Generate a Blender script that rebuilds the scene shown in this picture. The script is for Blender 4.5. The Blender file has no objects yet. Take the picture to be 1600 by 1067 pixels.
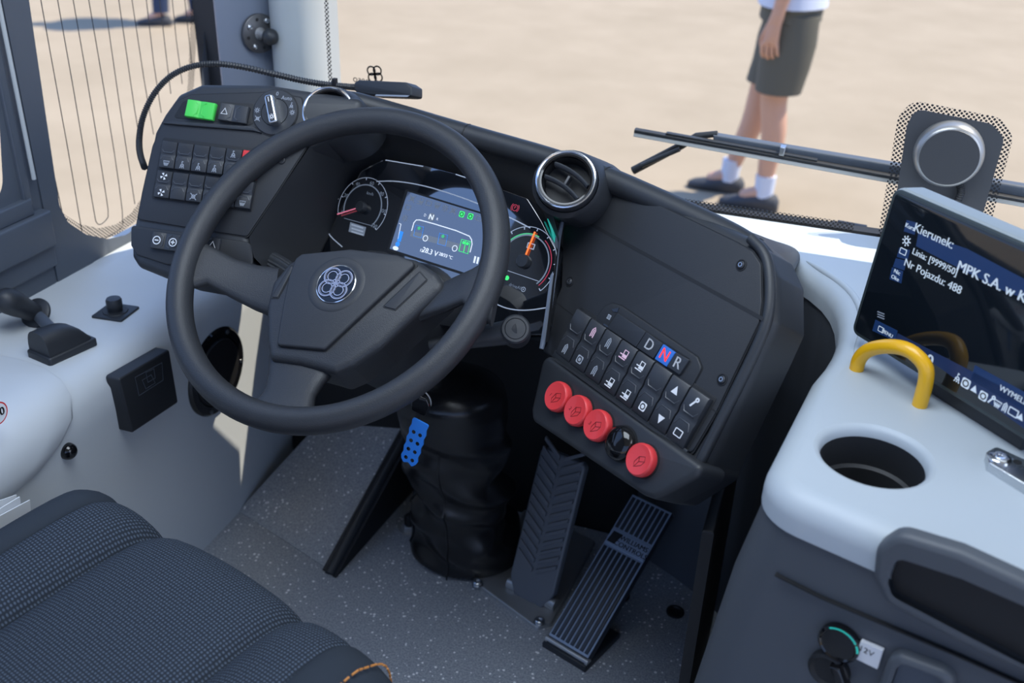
import bpy, bmesh, math, random
import numpy as np
from mathutils import Vector
random.seed(4)
SC = bpy.context.scene
COL = SC.collection
# ------------------------------------------------------------------ camera
FPX, CX, CY = 1556.0, 800.0, 533.5
PITCH, YAW, ROLL = math.radians(28.1), math.radians(17.9), math.atan(110 / 2917)
EYE = np.array([0, 0, 1.24])
FW = np.array([-math.sin(YAW) * math.cos(PITCH), math.cos(YAW) * math.cos(PITCH), -math.sin(PITCH)])
_r0 = np.array([math.cos(YAW), math.sin(YAW), 0.0])
_u0 = np.cross(_r0, FW)
RT = math.cos(ROLL) * _r0 - math.sin(ROLL) * _u0
UP = math.sin(ROLL) * _r0 + math.cos(ROLL) * _u0
if -RT[2] / -FW[2] > 0:
    RT = math.cos(ROLL) * _r0 + math.sin(ROLL) * _u0
    UP = -math.sin(ROLL) * _r0 + math.cos(ROLL) * _u0
cd = bpy.data.cameras.new('camera')
cd.sensor_width = 36.0
cd.lens = 36.0 * FPX / 1600
cd.clip_start = 0.02
cd.dof.use_dof = True
cd.dof.focus_distance = 1.28
cd.dof.aperture_fstop = 4.5
cam = bpy.data.objects.new('camera', cd)
COL.objects.link(cam)
from mathutils import Matrix
cam.matrix_world = Matrix(((RT[0], UP[0], -FW[0], EYE[0]), (RT[1], UP[1], -FW[1], EYE[1]), (RT[2], UP[2], -FW[2], EYE[2]), (0, 0, 0, 1)))
SC.camera = cam
# ------------------------------------------------------------------ light
SC.view_settings.view_transform = 'Standard'
SC.view_settings.look = 'None'
SC.view_settings.exposure = 0.0
SC.view_settings.gamma = 1.0
SC.view_settings.use_curve_mapping = False
SC.cycles.use_denoising = True
wd = bpy.data.worlds.new('sky')
SC.world = wd
wd.use_nodes = True
nt = wd.node_tree
bg = nt.nodes['Background']
tc = nt.nodes.new('ShaderNodeTexCoord')
sx = nt.nodes.new('ShaderNodeSeparateXYZ')
cr = nt.nodes.new('ShaderNodeValToRGB')
cr.color_ramp.elements[0].position = 0.0
cr.color_ramp.elements[0].color = (0.40, 0.56, 0.92, 1)
cr.color_ramp.elements[1].position = 0.6
cr.color_ramp.elements[1].color = (0.26, 0.44, 0.90, 1)
nt.links.new(tc.outputs['Generated'], sx.inputs[0])
nt.links.new(sx.outputs['Z'], cr.inputs[0])
nt.links.new(cr.outputs[0], bg.inputs['Color'])
bg.inputs['Strength'].default_value = 1.55
sl = bpy.data.lights.new('sun', 'SUN')
sl.energy = 6.6
sl.color = (1.0, 0.90, 0.74)
sl.angle = math.radians(0.6)
sun = bpy.data.objects.new('sun', sl)
COL.objects.link(sun)
_sd = Vector((0.46, 0.26, 0.85))
sun.rotation_euler = _sd.to_track_quat('Z', 'Y').to_euler()
def area(name, loc, target, sx_, sy_, power, col):
    l = bpy.data.lights.new(name, 'AREA')
    l.shape = 'RECTANGLE'; l.size = sx_; l.size_y = sy_; l.energy = power; l.color = col
    o = bpy.data.objects.new(name, l)
    COL.objects.link(o)
    o.location = loc
    o.rotation_euler = (Vector(loc) - Vector(target)).to_track_quat('Z', 'Y').to_euler()
area('overhead_fill', (-0.35, 0.75, 1.88), (-0.35, 0.9, 0.5), 1.1, 0.8, 20.0, (0.78, 0.88, 1.0))  # unseen overhead fill light, added to lift the cab interior
area('door_side_fill', (1.35, 0.55, 1.35), (-0.7, 1.0, 0.4), 1.0, 1.1, 9.0, (0.90, 0.95, 1.0))  # unseen fill light added on the door side to brighten the left wall
# ------------------------------------------------------------------ projection on real planes
def ray(px, py): return FW + RT * (px - CX) / FPX - UP * (py - CY) / FPX
def dep(px, py, w): return EYE + ray(px, py) * w
def oz(px, py, z):
    d = ray(px, py); return EYE + d * (z - EYE[2]) / d[2]
def ox(px, py, x):
    d = ray(px, py); return EYE + d * (x - EYE[0]) / d[0]
def oy(px, py, y):
    d = ray(px, py); return EYE + d * (y - EYE[1]) / d[1]
def pl(px, py, p0, n):
    d = ray(px, py); n = np.asarray(n, float)
    return EYE + d * (((np.asarray(p0) - EYE) @ n) / (d @ n))
def nrm(v):
    v = np.asarray(v, float); return v / np.linalg.norm(v)
class Fr:
    """A local frame on a real plane: u right, v up along the face, n out of it."""
    def __init__(s, o, u, v):
        s.o = np.asarray(o, float); s.u = nrm(u); s.v = nrm(np.asarray(v, float) - s.u * (np.asarray(v, float) @ s.u)); s.n = np.cross(s.u, s.v)
    def W(s, u, v, h=0.0): return s.o + s.u * u + s.v * v + s.n * h
    def L(s, px, py, h=0.0):
        p = pl(px, py, s.o + s.n * h, s.n) - s.o
        return (p @ s.u, p @ s.v)
    def Ls(s, pts, h=0.0): return [s.L(a, b, h) for a, b in pts]
    def at(s, u, v, h=0.0, rot=0.0):
        c, k = math.cos(rot), math.sin(rot)
        return Fr(s.W(u, v, h), s.u * c + s.v * k, s.v * c - s.u * k)
    def side(s, u=0.0): return Fr(s.W(u, 0, 0), s.v, s.n)
def face(px, py, w, a, t):
    a, t = math.radians(a), math.radians(t)
    u = np.array([math.cos(a), math.sin(a), 0])
    return Fr(dep(px, py, w), u, math.cos(t) * np.array([-math.sin(a), math.cos(a), 0]) + math.sin(t) * np.array([0, 0, 1.0]))
FLOORF = Fr((0, 0, 0), (1, 0, 0), (0, 1, 0))
# ------------------------------------------------------------------ materials
def mat(name, col, rough=0.5, metal=0.0, spec=0.5, grain=0.0, gs=900.0, emit=None, es=1.0, coat=0.0, ior=0):
    m = bpy.data.materials.new(name); m.use_nodes = True
    n = m.node_tree.nodes; l = m.node_tree.links; b = n['Principled BSDF']
    b.inputs['Base Color'].default_value = (*col, 1)
    b.inputs['Roughness'].default_value = rough
    b.inputs['Metallic'].default_value = metal
    b.inputs['Specular IOR Level'].default_value = spec
    b.inputs['Coat Weight'].default_value = coat
    if ior: b.inputs['Coat IOR'].default_value = ior
    if emit:
        b.inputs['Emission Color'].default_value = (*emit, 1); b.inputs['Emission Strength'].default_value = es
    t = n.new('ShaderNodeTexCoord')
    if grain:
        z = n.new('ShaderNodeTexNoise'); z.inputs['Scale'].default_value = gs; z.inputs['Detail'].default_value = 2
        bp = n.new('ShaderNodeBump'); bp.inputs['Strength'].default_value = grain; bp.inputs['Distance'].default_value = 0.0006
        l.new(t.outputs['Object'], z.inputs['Vector']); l.new(z.outputs['Fac'], bp.inputs['Height']); l.new(bp.outputs[0], b.inputs['Normal'])
    else:
        z = n.new('ShaderNodeTexNoise'); z.inputs['Scale'].default_value = 25; z.inputs['Detail'].default_value = 3
        mr = n.new('ShaderNodeMapRange'); mr.inputs['To Min'].default_value = max(0.02, rough - 0.05); mr.inputs['To Max'].default_value = min(1, rough + 0.05)
        l.new(t.outputs['Object'], z.inputs['Vector']); l.new(z.outputs['Fac'], mr.inputs['Value']); l.new(mr.outputs[0], b.inputs['Roughness'])
    return m
BLK = mat('black_plastic', (0.022, 0.025, 0.030), 0.46, grain=0.25, gs=1400)
BLK2 = mat('soft_black', (0.018, 0.020, 0.024), 0.55, grain=0.2)
DRK = mat('deep_black', (0.008, 0.009, 0.011), 0.6)
WHL = mat('wheel_leather', (0.024, 0.026, 0.030), 0.48, grain=0.55, gs=700)
WHS = mat('wheel_plastic', (0.022, 0.024, 0.028), 0.5, grain=0.35, gs=1500)
SWM = mat('switch_plastic', (0.026, 0.029, 0.035), 0.42, grain=0.15)
GLO = mat('gloss_black', (0.005, 0.005, 0.006), 0.08, spec=0.6)
GRY = mat('light_grey_plastic', (0.43, 0.48, 0.52), 0.48, grain=0.12, gs=1200)
GRW = mat('grey_wall_plastic', (0.53, 0.56, 0.58), 0.45, grain=0.12, gs=1200)
SLT = mat('slate_paint', (0.075, 0.090, 0.115), 0.45)
PIL = mat('pillar_grey', (0.42, 0.45, 0.46), 0.5)
PIS = mat('pillar_slate', (0.16, 0.19, 0.25), 0.5)
SIL = mat('satin_silver', (0.62, 0.64, 0.66), 0.28, 1.0)
CHR = mat('chrome', (0.75, 0.77, 0.80), 0.15, 1.0)
STL = mat('steel', (0.46, 0.47, 0.48), 0.38, 0.7)
WHT = mat('white_print', (0.75, 0.76, 0.78), 0.5)
DIM = mat('grey_print', (0.32, 0.35, 0.40), 0.5)
PNK = mat('pink_print', (0.85, 0.55, 0.65), 0.5)
RED = mat('red_plastic', (0.72, 0.045, 0.05), 0.42, coat=0.2)
REDP = mat('dark_red_print', (0.22, 0.01, 0.012), 0.5)
GRN = mat('green_plastic', (0.06, 0.55, 0.08), 0.4)
GRNP = mat('pale_green_print', (0.35, 0.75, 0.35), 0.5)
ORG = mat('orange_needle', (0.9, 0.16, 0.03), 0.5, emit=(1, 0.2, 0.04), es=0.5)
PNKN = mat('pink_needle', (0.85, 0.2, 0.3), 0.5, emit=(1, 0.25, 0.35), es=0.35)
YEL = mat('yellow_reflection', (0.85, 0.45, 0.01), 0.35, coat=0.3)
BLU = mat('blue_tag', (0.02, 0.18, 0.62), 0.45)
TEAL = mat('teal_glow', (0.02, 0.35, 0.30), 0.4, emit=(0.02, 0.6, 0.5), es=0.4)
RUB = mat('ribbed_rubber', (0.02, 0.022, 0.025), 0.5)
PED = mat('pedal_rubber', (0.025, 0.030, 0.040), 0.32)
PEDB = mat('brake_pad', (0.13, 0.14, 0.16), 0.33)
LEA = mat('gaiter_leather', (0.012, 0.012, 0.013), 0.27, grain=0.3, gs=500)
PAPER = mat('paper', (0.78, 0.80, 0.82), 0.6)
def fabric(name, c1, c2, s):
    m = mat(name, c1, 0.9, spec=0.2)
    n = m.node_tree.nodes; l = m.node_tree.links; b = n['Principled BSDF']
    t = n.new('ShaderNodeTexCoord'); mp = n.new('ShaderNodeMapping'); mp.inputs['Rotation'].default_value = (0, 0, math.radians(18)); mp.inputs['Scale'].default_value = (s, s, s)
    ck = n.new('ShaderNodeTexVoronoi'); ck.voronoi_dimensions = '2D'; ck.inputs['Scale'].default_value = 1.0; ck.inputs['Randomness'].default_value = 0.12
    rp = n.new('ShaderNodeValToRGB'); rp.color_ramp.elements[0].position = 0.1; rp.color_ramp.elements[0].color = (*c2, 1)
    rp.color_ramp.elements[1].position = 0.42; rp.color_ramp.elements[1].color = (*c1, 1)
    bp = n.new('ShaderNodeBump'); bp.inputs['Strength'].default_value = 0.5; bp.inputs['Distance'].default_value = 0.001; bp.invert = True
    l.new(t.outputs['Object'], mp.inputs[0]); l.new(mp.outputs[0], ck.inputs['Vector'])
    l.new(ck.outputs['Distance'], rp.inputs[0]); l.new(rp.outputs[0], b.inputs['Base Color'])
    l.new(ck.outputs['Distance'], bp.inputs['Height']); l.new(bp.outputs[0], b.inputs['Normal'])
    return m
FAB = fabric('woven_seat_fabric', (0.022, 0.028, 0.038), (0.085, 0.11, 0.15), 240)
FAB2 = mat('plain_seat_fabric', (0.030, 0.038, 0.050), 0.9, spec=0.2, grain=0.6, gs=900)
def speckled(name, base, lo):
    m = mat(name, base, 0.42)
    n = m.node_tree.nodes; l = m.node_tree.links; b = n['Principled BSDF']
    t = n.new('ShaderNodeTexCoord')
    nz = n.new('ShaderNodeTexNoise'); nz.inputs['Scale'].default_value = 330; nz.inputs['Detail'].default_value = 4
    r0 = n.new('ShaderNodeValToRGB'); r0.color_ramp.elements[0].position = 0.35; r0.color_ramp.elements[0].color = (*lo, 1)
    r0.color_ramp.elements[1].position = 0.65; r0.color_ramp.elements[1].color = (*base, 1)
    v = n.new('ShaderNodeTexVoronoi'); v.inputs['Scale'].default_value = 95
    sz = n.new('ShaderNodeTexNoise'); sz.inputs['Scale'].default_value = 47
    mm = n.new('ShaderNodeMath'); mm.operation = 'MULTIPLY'; mm.inputs[1].default_value = 0.50
    lt = n.new('ShaderNodeMath'); lt.operation = 'LESS_THAN'
    mx = n.new('ShaderNodeMix'); mx.data_type = 'RGBA'; mx.inputs[7].default_value = (0.9, 0.9, 0.9, 1)
    for q in (nz, v, sz): l.new(t.outputs['Object'], q.inputs['Vector'])
    sb = n.new('ShaderNodeMath'); sb.operation = 'SUBTRACT'; sb.inputs[1].default_value = 0.18
    l.new(sz.outputs['Fac'], sb.inputs[0]); l.new(sb.outputs[0], mm.inputs[0])
    l.new(v.outputs['Distance'], lt.inputs[0]); l.new(mm.outputs[0], lt.inputs[1])
    l.new(nz.outputs['Fac'], r0.inputs[0]); l.new(r0.outputs[0], mx.inputs[6]); l.new(lt.outputs[0], mx.inputs[0])
    l.new(mx.outputs[2], b.inputs['Base Color'])
    return m
FLR = speckled('speckled_vinyl', (0.40, 0.42, 0.45), (0.22, 0.24, 0.27))
def asphalt():
    m = mat('sunlit_paving', (0.42, 0.37, 0.31), 0.9, spec=0.2)
    n = m.node_tree.nodes; l = m.node_tree.links; b = n['Principled BSDF']
    t = n.new('ShaderNodeTexCoord')
    a = n.new('ShaderNodeTexNoise'); a.inputs['Scale'].default_value = 1.4; a.inputs['Detail'].default_value = 6; a.inputs['Roughness'].default_value = 0.7
    r = n.new('ShaderNodeValToRGB'); r.color_ramp.elements[0].position = 0.3; r.color_ramp.elements[0].color = (0.335, 0.275, 0.195, 1)
    r.color_ramp.elements[1].position = 0.7; r.color_ramp.elements[1].color = (0.40, 0.33, 0.24, 1)
    l.new(t.outputs['Object'], a.inputs['Vector']); l.new(a.outputs['Fac'], r.inputs[0]); l.new(r.outputs[0], b.inputs['Base Color'])
    return m
ASP = asphalt()
def clear(name):
    m = bpy.data.materials.new(name); m.use_nodes = True
    n = m.node_tree.nodes; n.clear()
    o = n.new('ShaderNodeOutputMaterial'); t = n.new('ShaderNodeBsdfTransparent'); t.inputs[0].default_value = (0.97, 0.975, 0.975, 1)
    m.node_tree.links.new(t.outputs[0], o.inputs['Surface'])
    return m
GLS = clear('window_glass')
def dotted(name, ax, pitch=0.0048, rad=0.37):
    """black printed dots on clear glass, in the plane of axes ax"""
    m = mat(name, (0.012, 0.012, 0.014), 0.4)
    n = m.node_tree.nodes; l = m.node_tree.links; b = n['Principled BSDF']; out = n['Material Output']
    t = n.new('ShaderNodeTexCoord'); s = n.new('ShaderNodeSeparateXYZ'); l.new(t.outputs['Object'], s.inputs[0])
    def M(op, a, c=None):
        q = n.new('ShaderNodeMath'); q.operation = op
        for i, v in enumerate((a, c)):
            if v is None: continue
            if isinstance(v, (int, float)): q.inputs[i].default_value = v
            else: l.new(v, q.inputs[i])
        return q.outputs[0]
    A, B = s.outputs[ax[0]], s.outputs[ax[1]]
    p = M('MULTIPLY', M('ADD', A, B), 0.7071 / pitch); q = M('MULTIPLY', M('SUBTRACT', A, B), 0.7071 / pitch)
    dx = M('SUBTRACT', M('FRACT', p), 0.5); dy = M('SUBTRACT', M('FRACT', q), 0.5)
    d = M('SQRT', M('ADD', M('MULTIPLY', dx, dx), M('MULTIPLY', dy, dy)))
    k = M('LESS_THAN', d, rad)
    tr = n.new('ShaderNodeBsdfTransparent'); mx = n.new('ShaderNodeMixShader')
    l.new(k, mx.inputs[0]); l.new(tr.outputs[0], mx.inputs[1]); l.new(b.outputs[0], mx.inputs[2]); l.new(mx.outputs[0], out.inputs['Surface'])
    return m
DOTX = dotted('dotted_print_front', ('X', 'Z'))
DOTY = dotted('dotted_print_side', ('Y', 'Z'))
# ------------------------------------------------------------------ mesh building
def area2(p): return sum(p[i - 1][0] * p[i][1] - p[i][0] * p[i - 1][1] for i in range(len(p)))
def rounded(pts, rad, seg=4):
    n = len(pts); out = []
    rs = rad if isinstance(rad, (list, tuple)) else [rad] * n
    for i in range(n):
        p = np.array(pts[i], float); a = np.array(pts[i - 1], float) - p; b = np.array(pts[(i + 1) % n], float) - p
        la, lb = np.linalg.norm(a), np.linalg.norm(b)
        if la < 1e-9 or lb < 1e-9: continue
        a /= la; b /= lb
        ang = math.acos(max(-1, min(1, float(a @ b))))
        if rs[i] <= 0 or ang > 3.0 or ang < 0.05: out.append(tuple(p)); continue
        d = min(rs[i] / math.tan(ang / 2), 0.48 * la, 0.48 * lb); r = d * math.tan(ang / 2)
        m = nrm(a + b); c = p + m * math.hypot(d, r)
        s = p + a * d - c; e = p + b * d - c
        a0 = math.atan2(s[1], s[0]); a1 = math.atan2(e[1], e[0]); da = (a1 - a0 + math.pi) % (2 * math.pi) - math.pi
        for k in range(seg + 1):
            t = a0 + da * k / seg
            out.append((c[0] + r * math.cos(t), c[1] + r * math.sin(t)))
    return out
def smooth_loop(pts, it=2, closed=True):
    for _ in range(it):
        q = []; n = len(pts)
        rng = range(n) if closed else range(n - 1)
        if not closed: q.append(pts[0])
        for i in rng:
            a = np.array(pts[i], float); b = np.array(pts[(i + 1) % n], float)
            q += [a * .75 + b * .25, a * .25 + b * .75]
        if not closed: q.append(pts[-1])
        pts = q
    return [np.array(p, float) for p in pts]
def inset(pts, d):
    n = len(pts); out = []
    for i in range(n):
        p = np.array(pts[i]); a = p - np.array(pts[i - 1]); b = np.array(pts[(i + 1) % n]) - p
        la, lb = np.linalg.norm(a), np.linalg.norm(b)
        if la < 1e-12 or lb < 1e-12: out.append(tuple(p)); continue
        na = np.array([-a[1], a[0]]) / la; nb = np.array([-b[1], b[0]]) / lb
        m = na + nb; k = m @ m
        out.append(tuple(p + m * (2 * d / k if k > 0.25 else 0)))
    return out
_txt = {}
def text_mesh(s):
    if s not in _txt:
        cu = bpy.data.curves.new('writing', 'FONT'); cu.body = s; cu.size = 1.0; cu.resolution_u = 3; cu.align_x = 'CENTER'; cu.align_y = 'CENTER'
        ob = bpy.data.objects.new('writing', cu); COL.objects.link(ob)
        dg = bpy.context.evaluated_depsgraph_get()
        me = bpy.data.meshes.new_from_object(ob.evaluated_get(dg))
        _txt[s] = ([tuple(v.co) for v in me.vertices], [tuple(p.vertices) for p in me.polygons])
        bpy.data.objects.remove(ob); bpy.data.curves.remove(cu); bpy.data.meshes.remove(me)
    return _txt[s]
ORG = {}
class MB:
    def __init__(s): s.v = []; s.f = []; s.m = []; s.mats = []
    def add(s, vs, fs, m):
        if m not in s.mats: s.mats.append(m)
        k = len(s.v); i = s.mats.index(m)
        s.v += [tuple(float(c) for c in p) for p in vs]
        for f in fs: s.f.append(tuple(q + k for q in f)); s.m.append(i)
    def loft(s, rings, m, closed=True, caps=True):
        n = len(rings[0]); vs = [p for r in rings for p in r]; fs = []
        for i in range(len(rings) - 1):
            for j in range(n if closed else n - 1):
                a, b = i * n + j, i * n + (j + 1) % n
                fs.append((a, b, b + n, a + n))
        if caps and closed:
            fs.append(tuple(range(n - 1, -1, -1))); fs.append(tuple(range((len(rings) - 1) * n, len(rings) * n)))
        s.add(vs, fs, m)
    def prism(s, fr, pts, h0, h1, m, bev=0.0, rad=0.0, seg=3, holes=None, back=False):
        p = [tuple(q) for q in pts]
        if area2(p) < 0: p = p[::-1]
        if rad: p = rounded(p, rad)
        rings = [(p, h0)]
        if back and bev:
            rings = [(inset(p, bev), h0), (p, h0 + bev)]
        if bev:
            for k in range(seg + 1):
                a = math.pi / 2 * k / seg
                rings.append((inset(p, bev * (1 - math.cos(a))), h1 - bev + bev * math.sin(a)))
        else: rings.append((p, h1))
        R = [[fr.W(a, b, h) for a, b in q] for q, h in rings]
        if not holes: s.loft(R, m); return
        s.loft(R, m, caps=False)
        from mathutils.geometry import tessellate_polygon
        lps = [rings[-1][0]] + holes
        flat = [q for lp in lps for q in lp]
        fs = []
        for t in tessellate_polygon([[Vector((q[0], q[1], 0)) for q in lp] for lp in lps]):
            a, c, d = (flat[k] for k in t)
            ar = (c[0] - a[0]) * (d[1] - a[1]) - (c[1] - a[1]) * (d[0] - a[0])
            if abs(ar) > 1e-14: fs.append(tuple(t) if ar > 0 else tuple(t[::-1]))
        s.add([fr.W(a, c, h1) for a, c in flat], fs, m)
    def box(s, fr, u0, u1, v0, v1, h0, h1, m, bev=0.0, rad=0.0):
        s.prism(fr, [(u0, v0), (u1, v0), (u1, v1), (u0, v1)], h0, h1, m, bev, rad)
    def tube(s, pts, r, m, n=10, closed=False, flat=1.0, upv=None):
        P = [np.asarray(p, float) for p in pts]; k = len(P); rs = r if isinstance(r, (list, tuple, np.ndarray)) else [r] * k
        rings = []; prev = None
        for i in range(k):
            if closed: t = P[(i + 1) % k] - P[i - 1]
            else: t = P[min(i + 1, k - 1)] - P[max(i - 1, 0)]
            t = nrm(t)
            if upv is not None: a = np.asarray(upv, float)
            elif prev is None: a = np.array([0, 0, 1.0]) if abs(t[2]) < 0.9 else np.array([1.0, 0, 0])
            else: a = prev
            a = nrm(a - t * (a @ t)); prev = a; b = np.cross(t, a)
            rings.append([P[i] + rs[i] * (math.cos(2 * math.pi * j / n) * b + flat * math.sin(2 * math.pi * j / n) * a) for j in range(n)])
        if closed: rings.append(rings[0])
        s.loft(rings, m, caps=not closed)
    def lathe(s, fr, prof, m, n=32, cu=0.0, cv=0.0, eu=1.0, ev=1.0, ring=False, caps=True):
        rings = []
        if ring: prof = list(prof) + [prof[0]]
        for r, h in prof:
            rings.append([fr.W(cu + eu * r * math.cos(2 * math.pi * j / n), cv + ev * r * math.sin(2 * math.pi * j / n), h) for j in range(n)])
        s.loft(rings, m, caps=caps and not ring)
    def stroke(s, fr, pts, w, m, h=0.0, th=0.0003, closed=False):
        """a printed line of real width w lying on the face"""
        P = [np.array(p, float) for p in pts]; k = len(P); L = []; R = []
        for i in range(k):
            if closed: t = P[(i + 1) % k] - P[i - 1]
            else: t = P[min(i + 1, k - 1)] - P[max(i - 1, 0)]
            t = nrm(t); q = np.array([-t[1], t[0]]) * w / 2
            L.append(P[i] + q); R.append(P[i] - q)
        vs = []; fs = []
        for i in range(k):
            vs += [fr.W(*R[i], h + th), fr.W(*L[i], h + th), fr.W(*L[i], h), fr.W(*R[i], h)]
        for i in range(k if closed else k - 1):
            a, b = 4 * i, 4 * ((i + 1) % k)
            fs += [(a, b, b + 1, a + 1), (a + 1, b + 1, b + 2, a + 2), (b, a, a + 3, b + 3)]
        s.add(vs, fs, m)
    def circ(s, fr, cu, cv, r, w, m, h=0.0, a0=0, a1=360, n=28, ev=1.0, th=0.0003):
        full = abs(a1 - a0) >= 360
        k = n if full else n + 1
        s.stroke(fr, [(cu + r * math.cos(math.radians(a0 + (a1 - a0) * i / n)), cv + ev * r * math.sin(math.radians(a0 + (a1 - a0) * i / n))) for i in range(k)], w, m, h, th, closed=full)
    def poly(s, fr, pts, m, h=0.0, th=0.0003): s.prism(fr, pts, h, h + th, m)
    def disc(s, fr, cu, cv, r, m, h=0.0, th=0.0003, n=20, ev=1.0):
        s.prism(fr, [(cu + r * math.cos(2 * math.pi * i / n), cv + ev * r * math.sin(2 * math.pi * i / n)) for i in range(n)], h, h + th, m)
    def text(s, fr, body, cu, cv, size, m, h=0.0, rot=0.0, flip=False, th=0.0003, bold=0):
        vs, fs = text_mesh(body); c, k = math.cos(rot), math.sin(rot)
        for d in ([0] if not bold else [-bold, 0, bold]):
            vv = []
            for x, y, _ in vs:
                x, y = x * size + d, y * size
                if flip: x = -x
                vv.append(fr.W(cu + x * c - y * k, cv + x * k + y * c, h + th))
            s.add(vv, fs if not flip else [f[::-1] for f in fs], m)
    def build(s, name, parent=None, angle=38, sub=0, fix=True):
        me = bpy.data.meshes.new(name)
        o = bpy.data.objects.new(name, me); COL.objects.link(o)
        if parent is not None:
            og = ORG[parent.name]; o.parent = parent; ORG[o.name] = og
        else:
            a = np.array(s.v); og = np.array([(a[:, 0].min() + a[:, 0].max()) / 2, (a[:, 1].min() + a[:, 1].max()) / 2, a[:, 2].min()])
            o.location = og; ORG[o.name] = og
        me.from_pydata([tuple(np.array(p) - og) for p in s.v], [], s.f)
        for m in s.mats: me.materials.append(m)
        me.polygons.foreach_set('material_index', s.m)
        me.polygons.foreach_set('use_smooth', [True] * len(s.f))
        me.validate()
        if fix:
            bm = bmesh.new(); bm.from_mesh(me); bmesh.ops.recalc_face_normals(bm, faces=bm.faces[:]); bm.to_mesh(me); bm.free()
        me.set_sharp_from_angle(angle=math.radians(angle))
        if sub:
            md = o.modifiers.new('smooth', 'SUBSURF'); md.levels = sub; md.render_levels = sub
        return o
def tag(o, label=None, cat=None, group=None, kind=None):
    for k, v in (('label', label), ('category', cat), ('group', group), ('kind', kind)):
        if v: o[k] = v
    return o
def thing(name, loc, label, cat, group=None):
    o = bpy.data.objects.new(name, None); o.empty_display_size = 0.05
    COL.objects.link(o); o.location = tuple(loc); ORG[o.name] = np.asarray(loc, float)
    return tag(o, label, cat, group)
def struct(mb, name, **k): return tag(mb.build(name, None, **k), kind='structure')
def wbox(mb, x0, x1, y0, y1, z0, z1, m, bev=0.0): mb.box(FLOORF, x0, x1, y0, y1, z0, z1, m, bev)
def clover(mb, fr, cu, cv, r, m, h, w, rot=0.0, fill=None):
    for k in range(4):
        a = rot + math.radians(45 + 90 * k)
        x, y = cu + 0.52 * r * math.cos(a), cv + 0.52 * r * math.sin(a)
        mb.circ(fr, x, y, 0.46 * r, w, m, h)
        if fill: mb.circ(fr, x, y, 0.24 * r, w * 0.6, fill, h)
# ================================================================== SETTING
b = MB(); wbox(b, -40, 40, -30, 60, -0.40, -0.35, ASP); struct(b, 'ground')
b = MB(); wbox(b, -1.22, 1.45, -1.6, 1.53, -0.03, 0.0, FLR); struct(b, 'floor')
b = MB(); wbox(b, -1.30, 1.50, -1.6, 1.75, 1.92, 1.98, PIL); struct(b, 'ceiling')
b = MB(); wbox(b, -0.84, 1.45, 1.49, 1.515, 1.065, 1.92, SLT); struct(b, 'sun_blocker')          # unseen blind added over the windscreen to block the sun
b = MB(); wbox(b, -1.20, 1.45, 1.535, 1.56, -0.30, 0.685, DRK); struct(b, 'wall_front')
# left cab wall: one moulded grey panel, ledge under the window, rounded knee, vertical face
b = MB(); rings = []
for y in np.linspace(-0.6, 1.56, 25):
    sw = 0.0
    k = max(0.0, min(1.0, (y - 1.18) / 0.22)); k = k * k * (3 - 2 * k)      # hollow under the dashboard end
    rise = 0.035 * max(0, min(1, (y - 1.22) / 0.12))
    prof = [(-1.24, -0.02), (-1.24, 0.515), (-1.20, 0.512), (-1.14, 0.502 + rise), (-1.08, 0.500), (-1.02, 0.500), (-0.985, 0.496), (-0.965, 0.482), (-0.955, 0.460), (-0.956, 0.42), (-0.965, 0.30), (-0.98, 0.0), (-0.98, -0.02)]
    rings.append([np.array([x, y, z]) for x, z in prof])
b.loft(rings, GRW); struct(b, 'wall_left', angle=50)
# window 1, the fixed side window with its frame
SIDE = Fr((-1.2, 0, 0), (0, 1, 0), (0, 0, 1))        # u = forward, v = up, faces the cab
FRT = Fr((0, 1.53, 0), (1, 0, 0), (0, 0, 1))          # the windscreen plane, faces the cab
def yz(pts, x=-1.2): return [(p[1], p[2]) for p in (ox(a, c, x) for a, c in pts)]
hole = yz([(42, 0), (64, 150), (82, 270), (90, 322), (104, 348), (132, 366), (165, 373), (195, 366), (222, 345), (252, 300), (290, 230), (312, 140), (316, 60), (318, 0)])
hole = [(hole[0][0], 1.95)] + hole + [(hole[-1][0], 1.95)]
hole = [tuple(p) for p in rounded(hole, 0.03)]
outer = [(1.205, 0.50), (1.80, 0.50), (1.80, 1.95), (1.205, 1.95)]
b = MB(); b.prism(SIDE, outer, -0.03, 0.004, SLT, holes=[hole]); w1 = struct(b, 'window_1')
b = MB(); b.prism(SIDE, [(1.205, .5), (1.80, .5), (1.80, 1.95), (1.205, 1.95)], -0.022, -0.018, GLS); b.build('glass_pane', w1)
b = MB(); b.prism(SIDE, inset(hole, -0.004), -0.0175, -0.0165, DOTY, holes=[[tuple(q) for q in inset(hole, 0.016)]]); b.build('dotted_border', w1)
b = MB()
def crop1(pts): return [(x / 2.6675, y / 2.6675) for x, y in pts]
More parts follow.
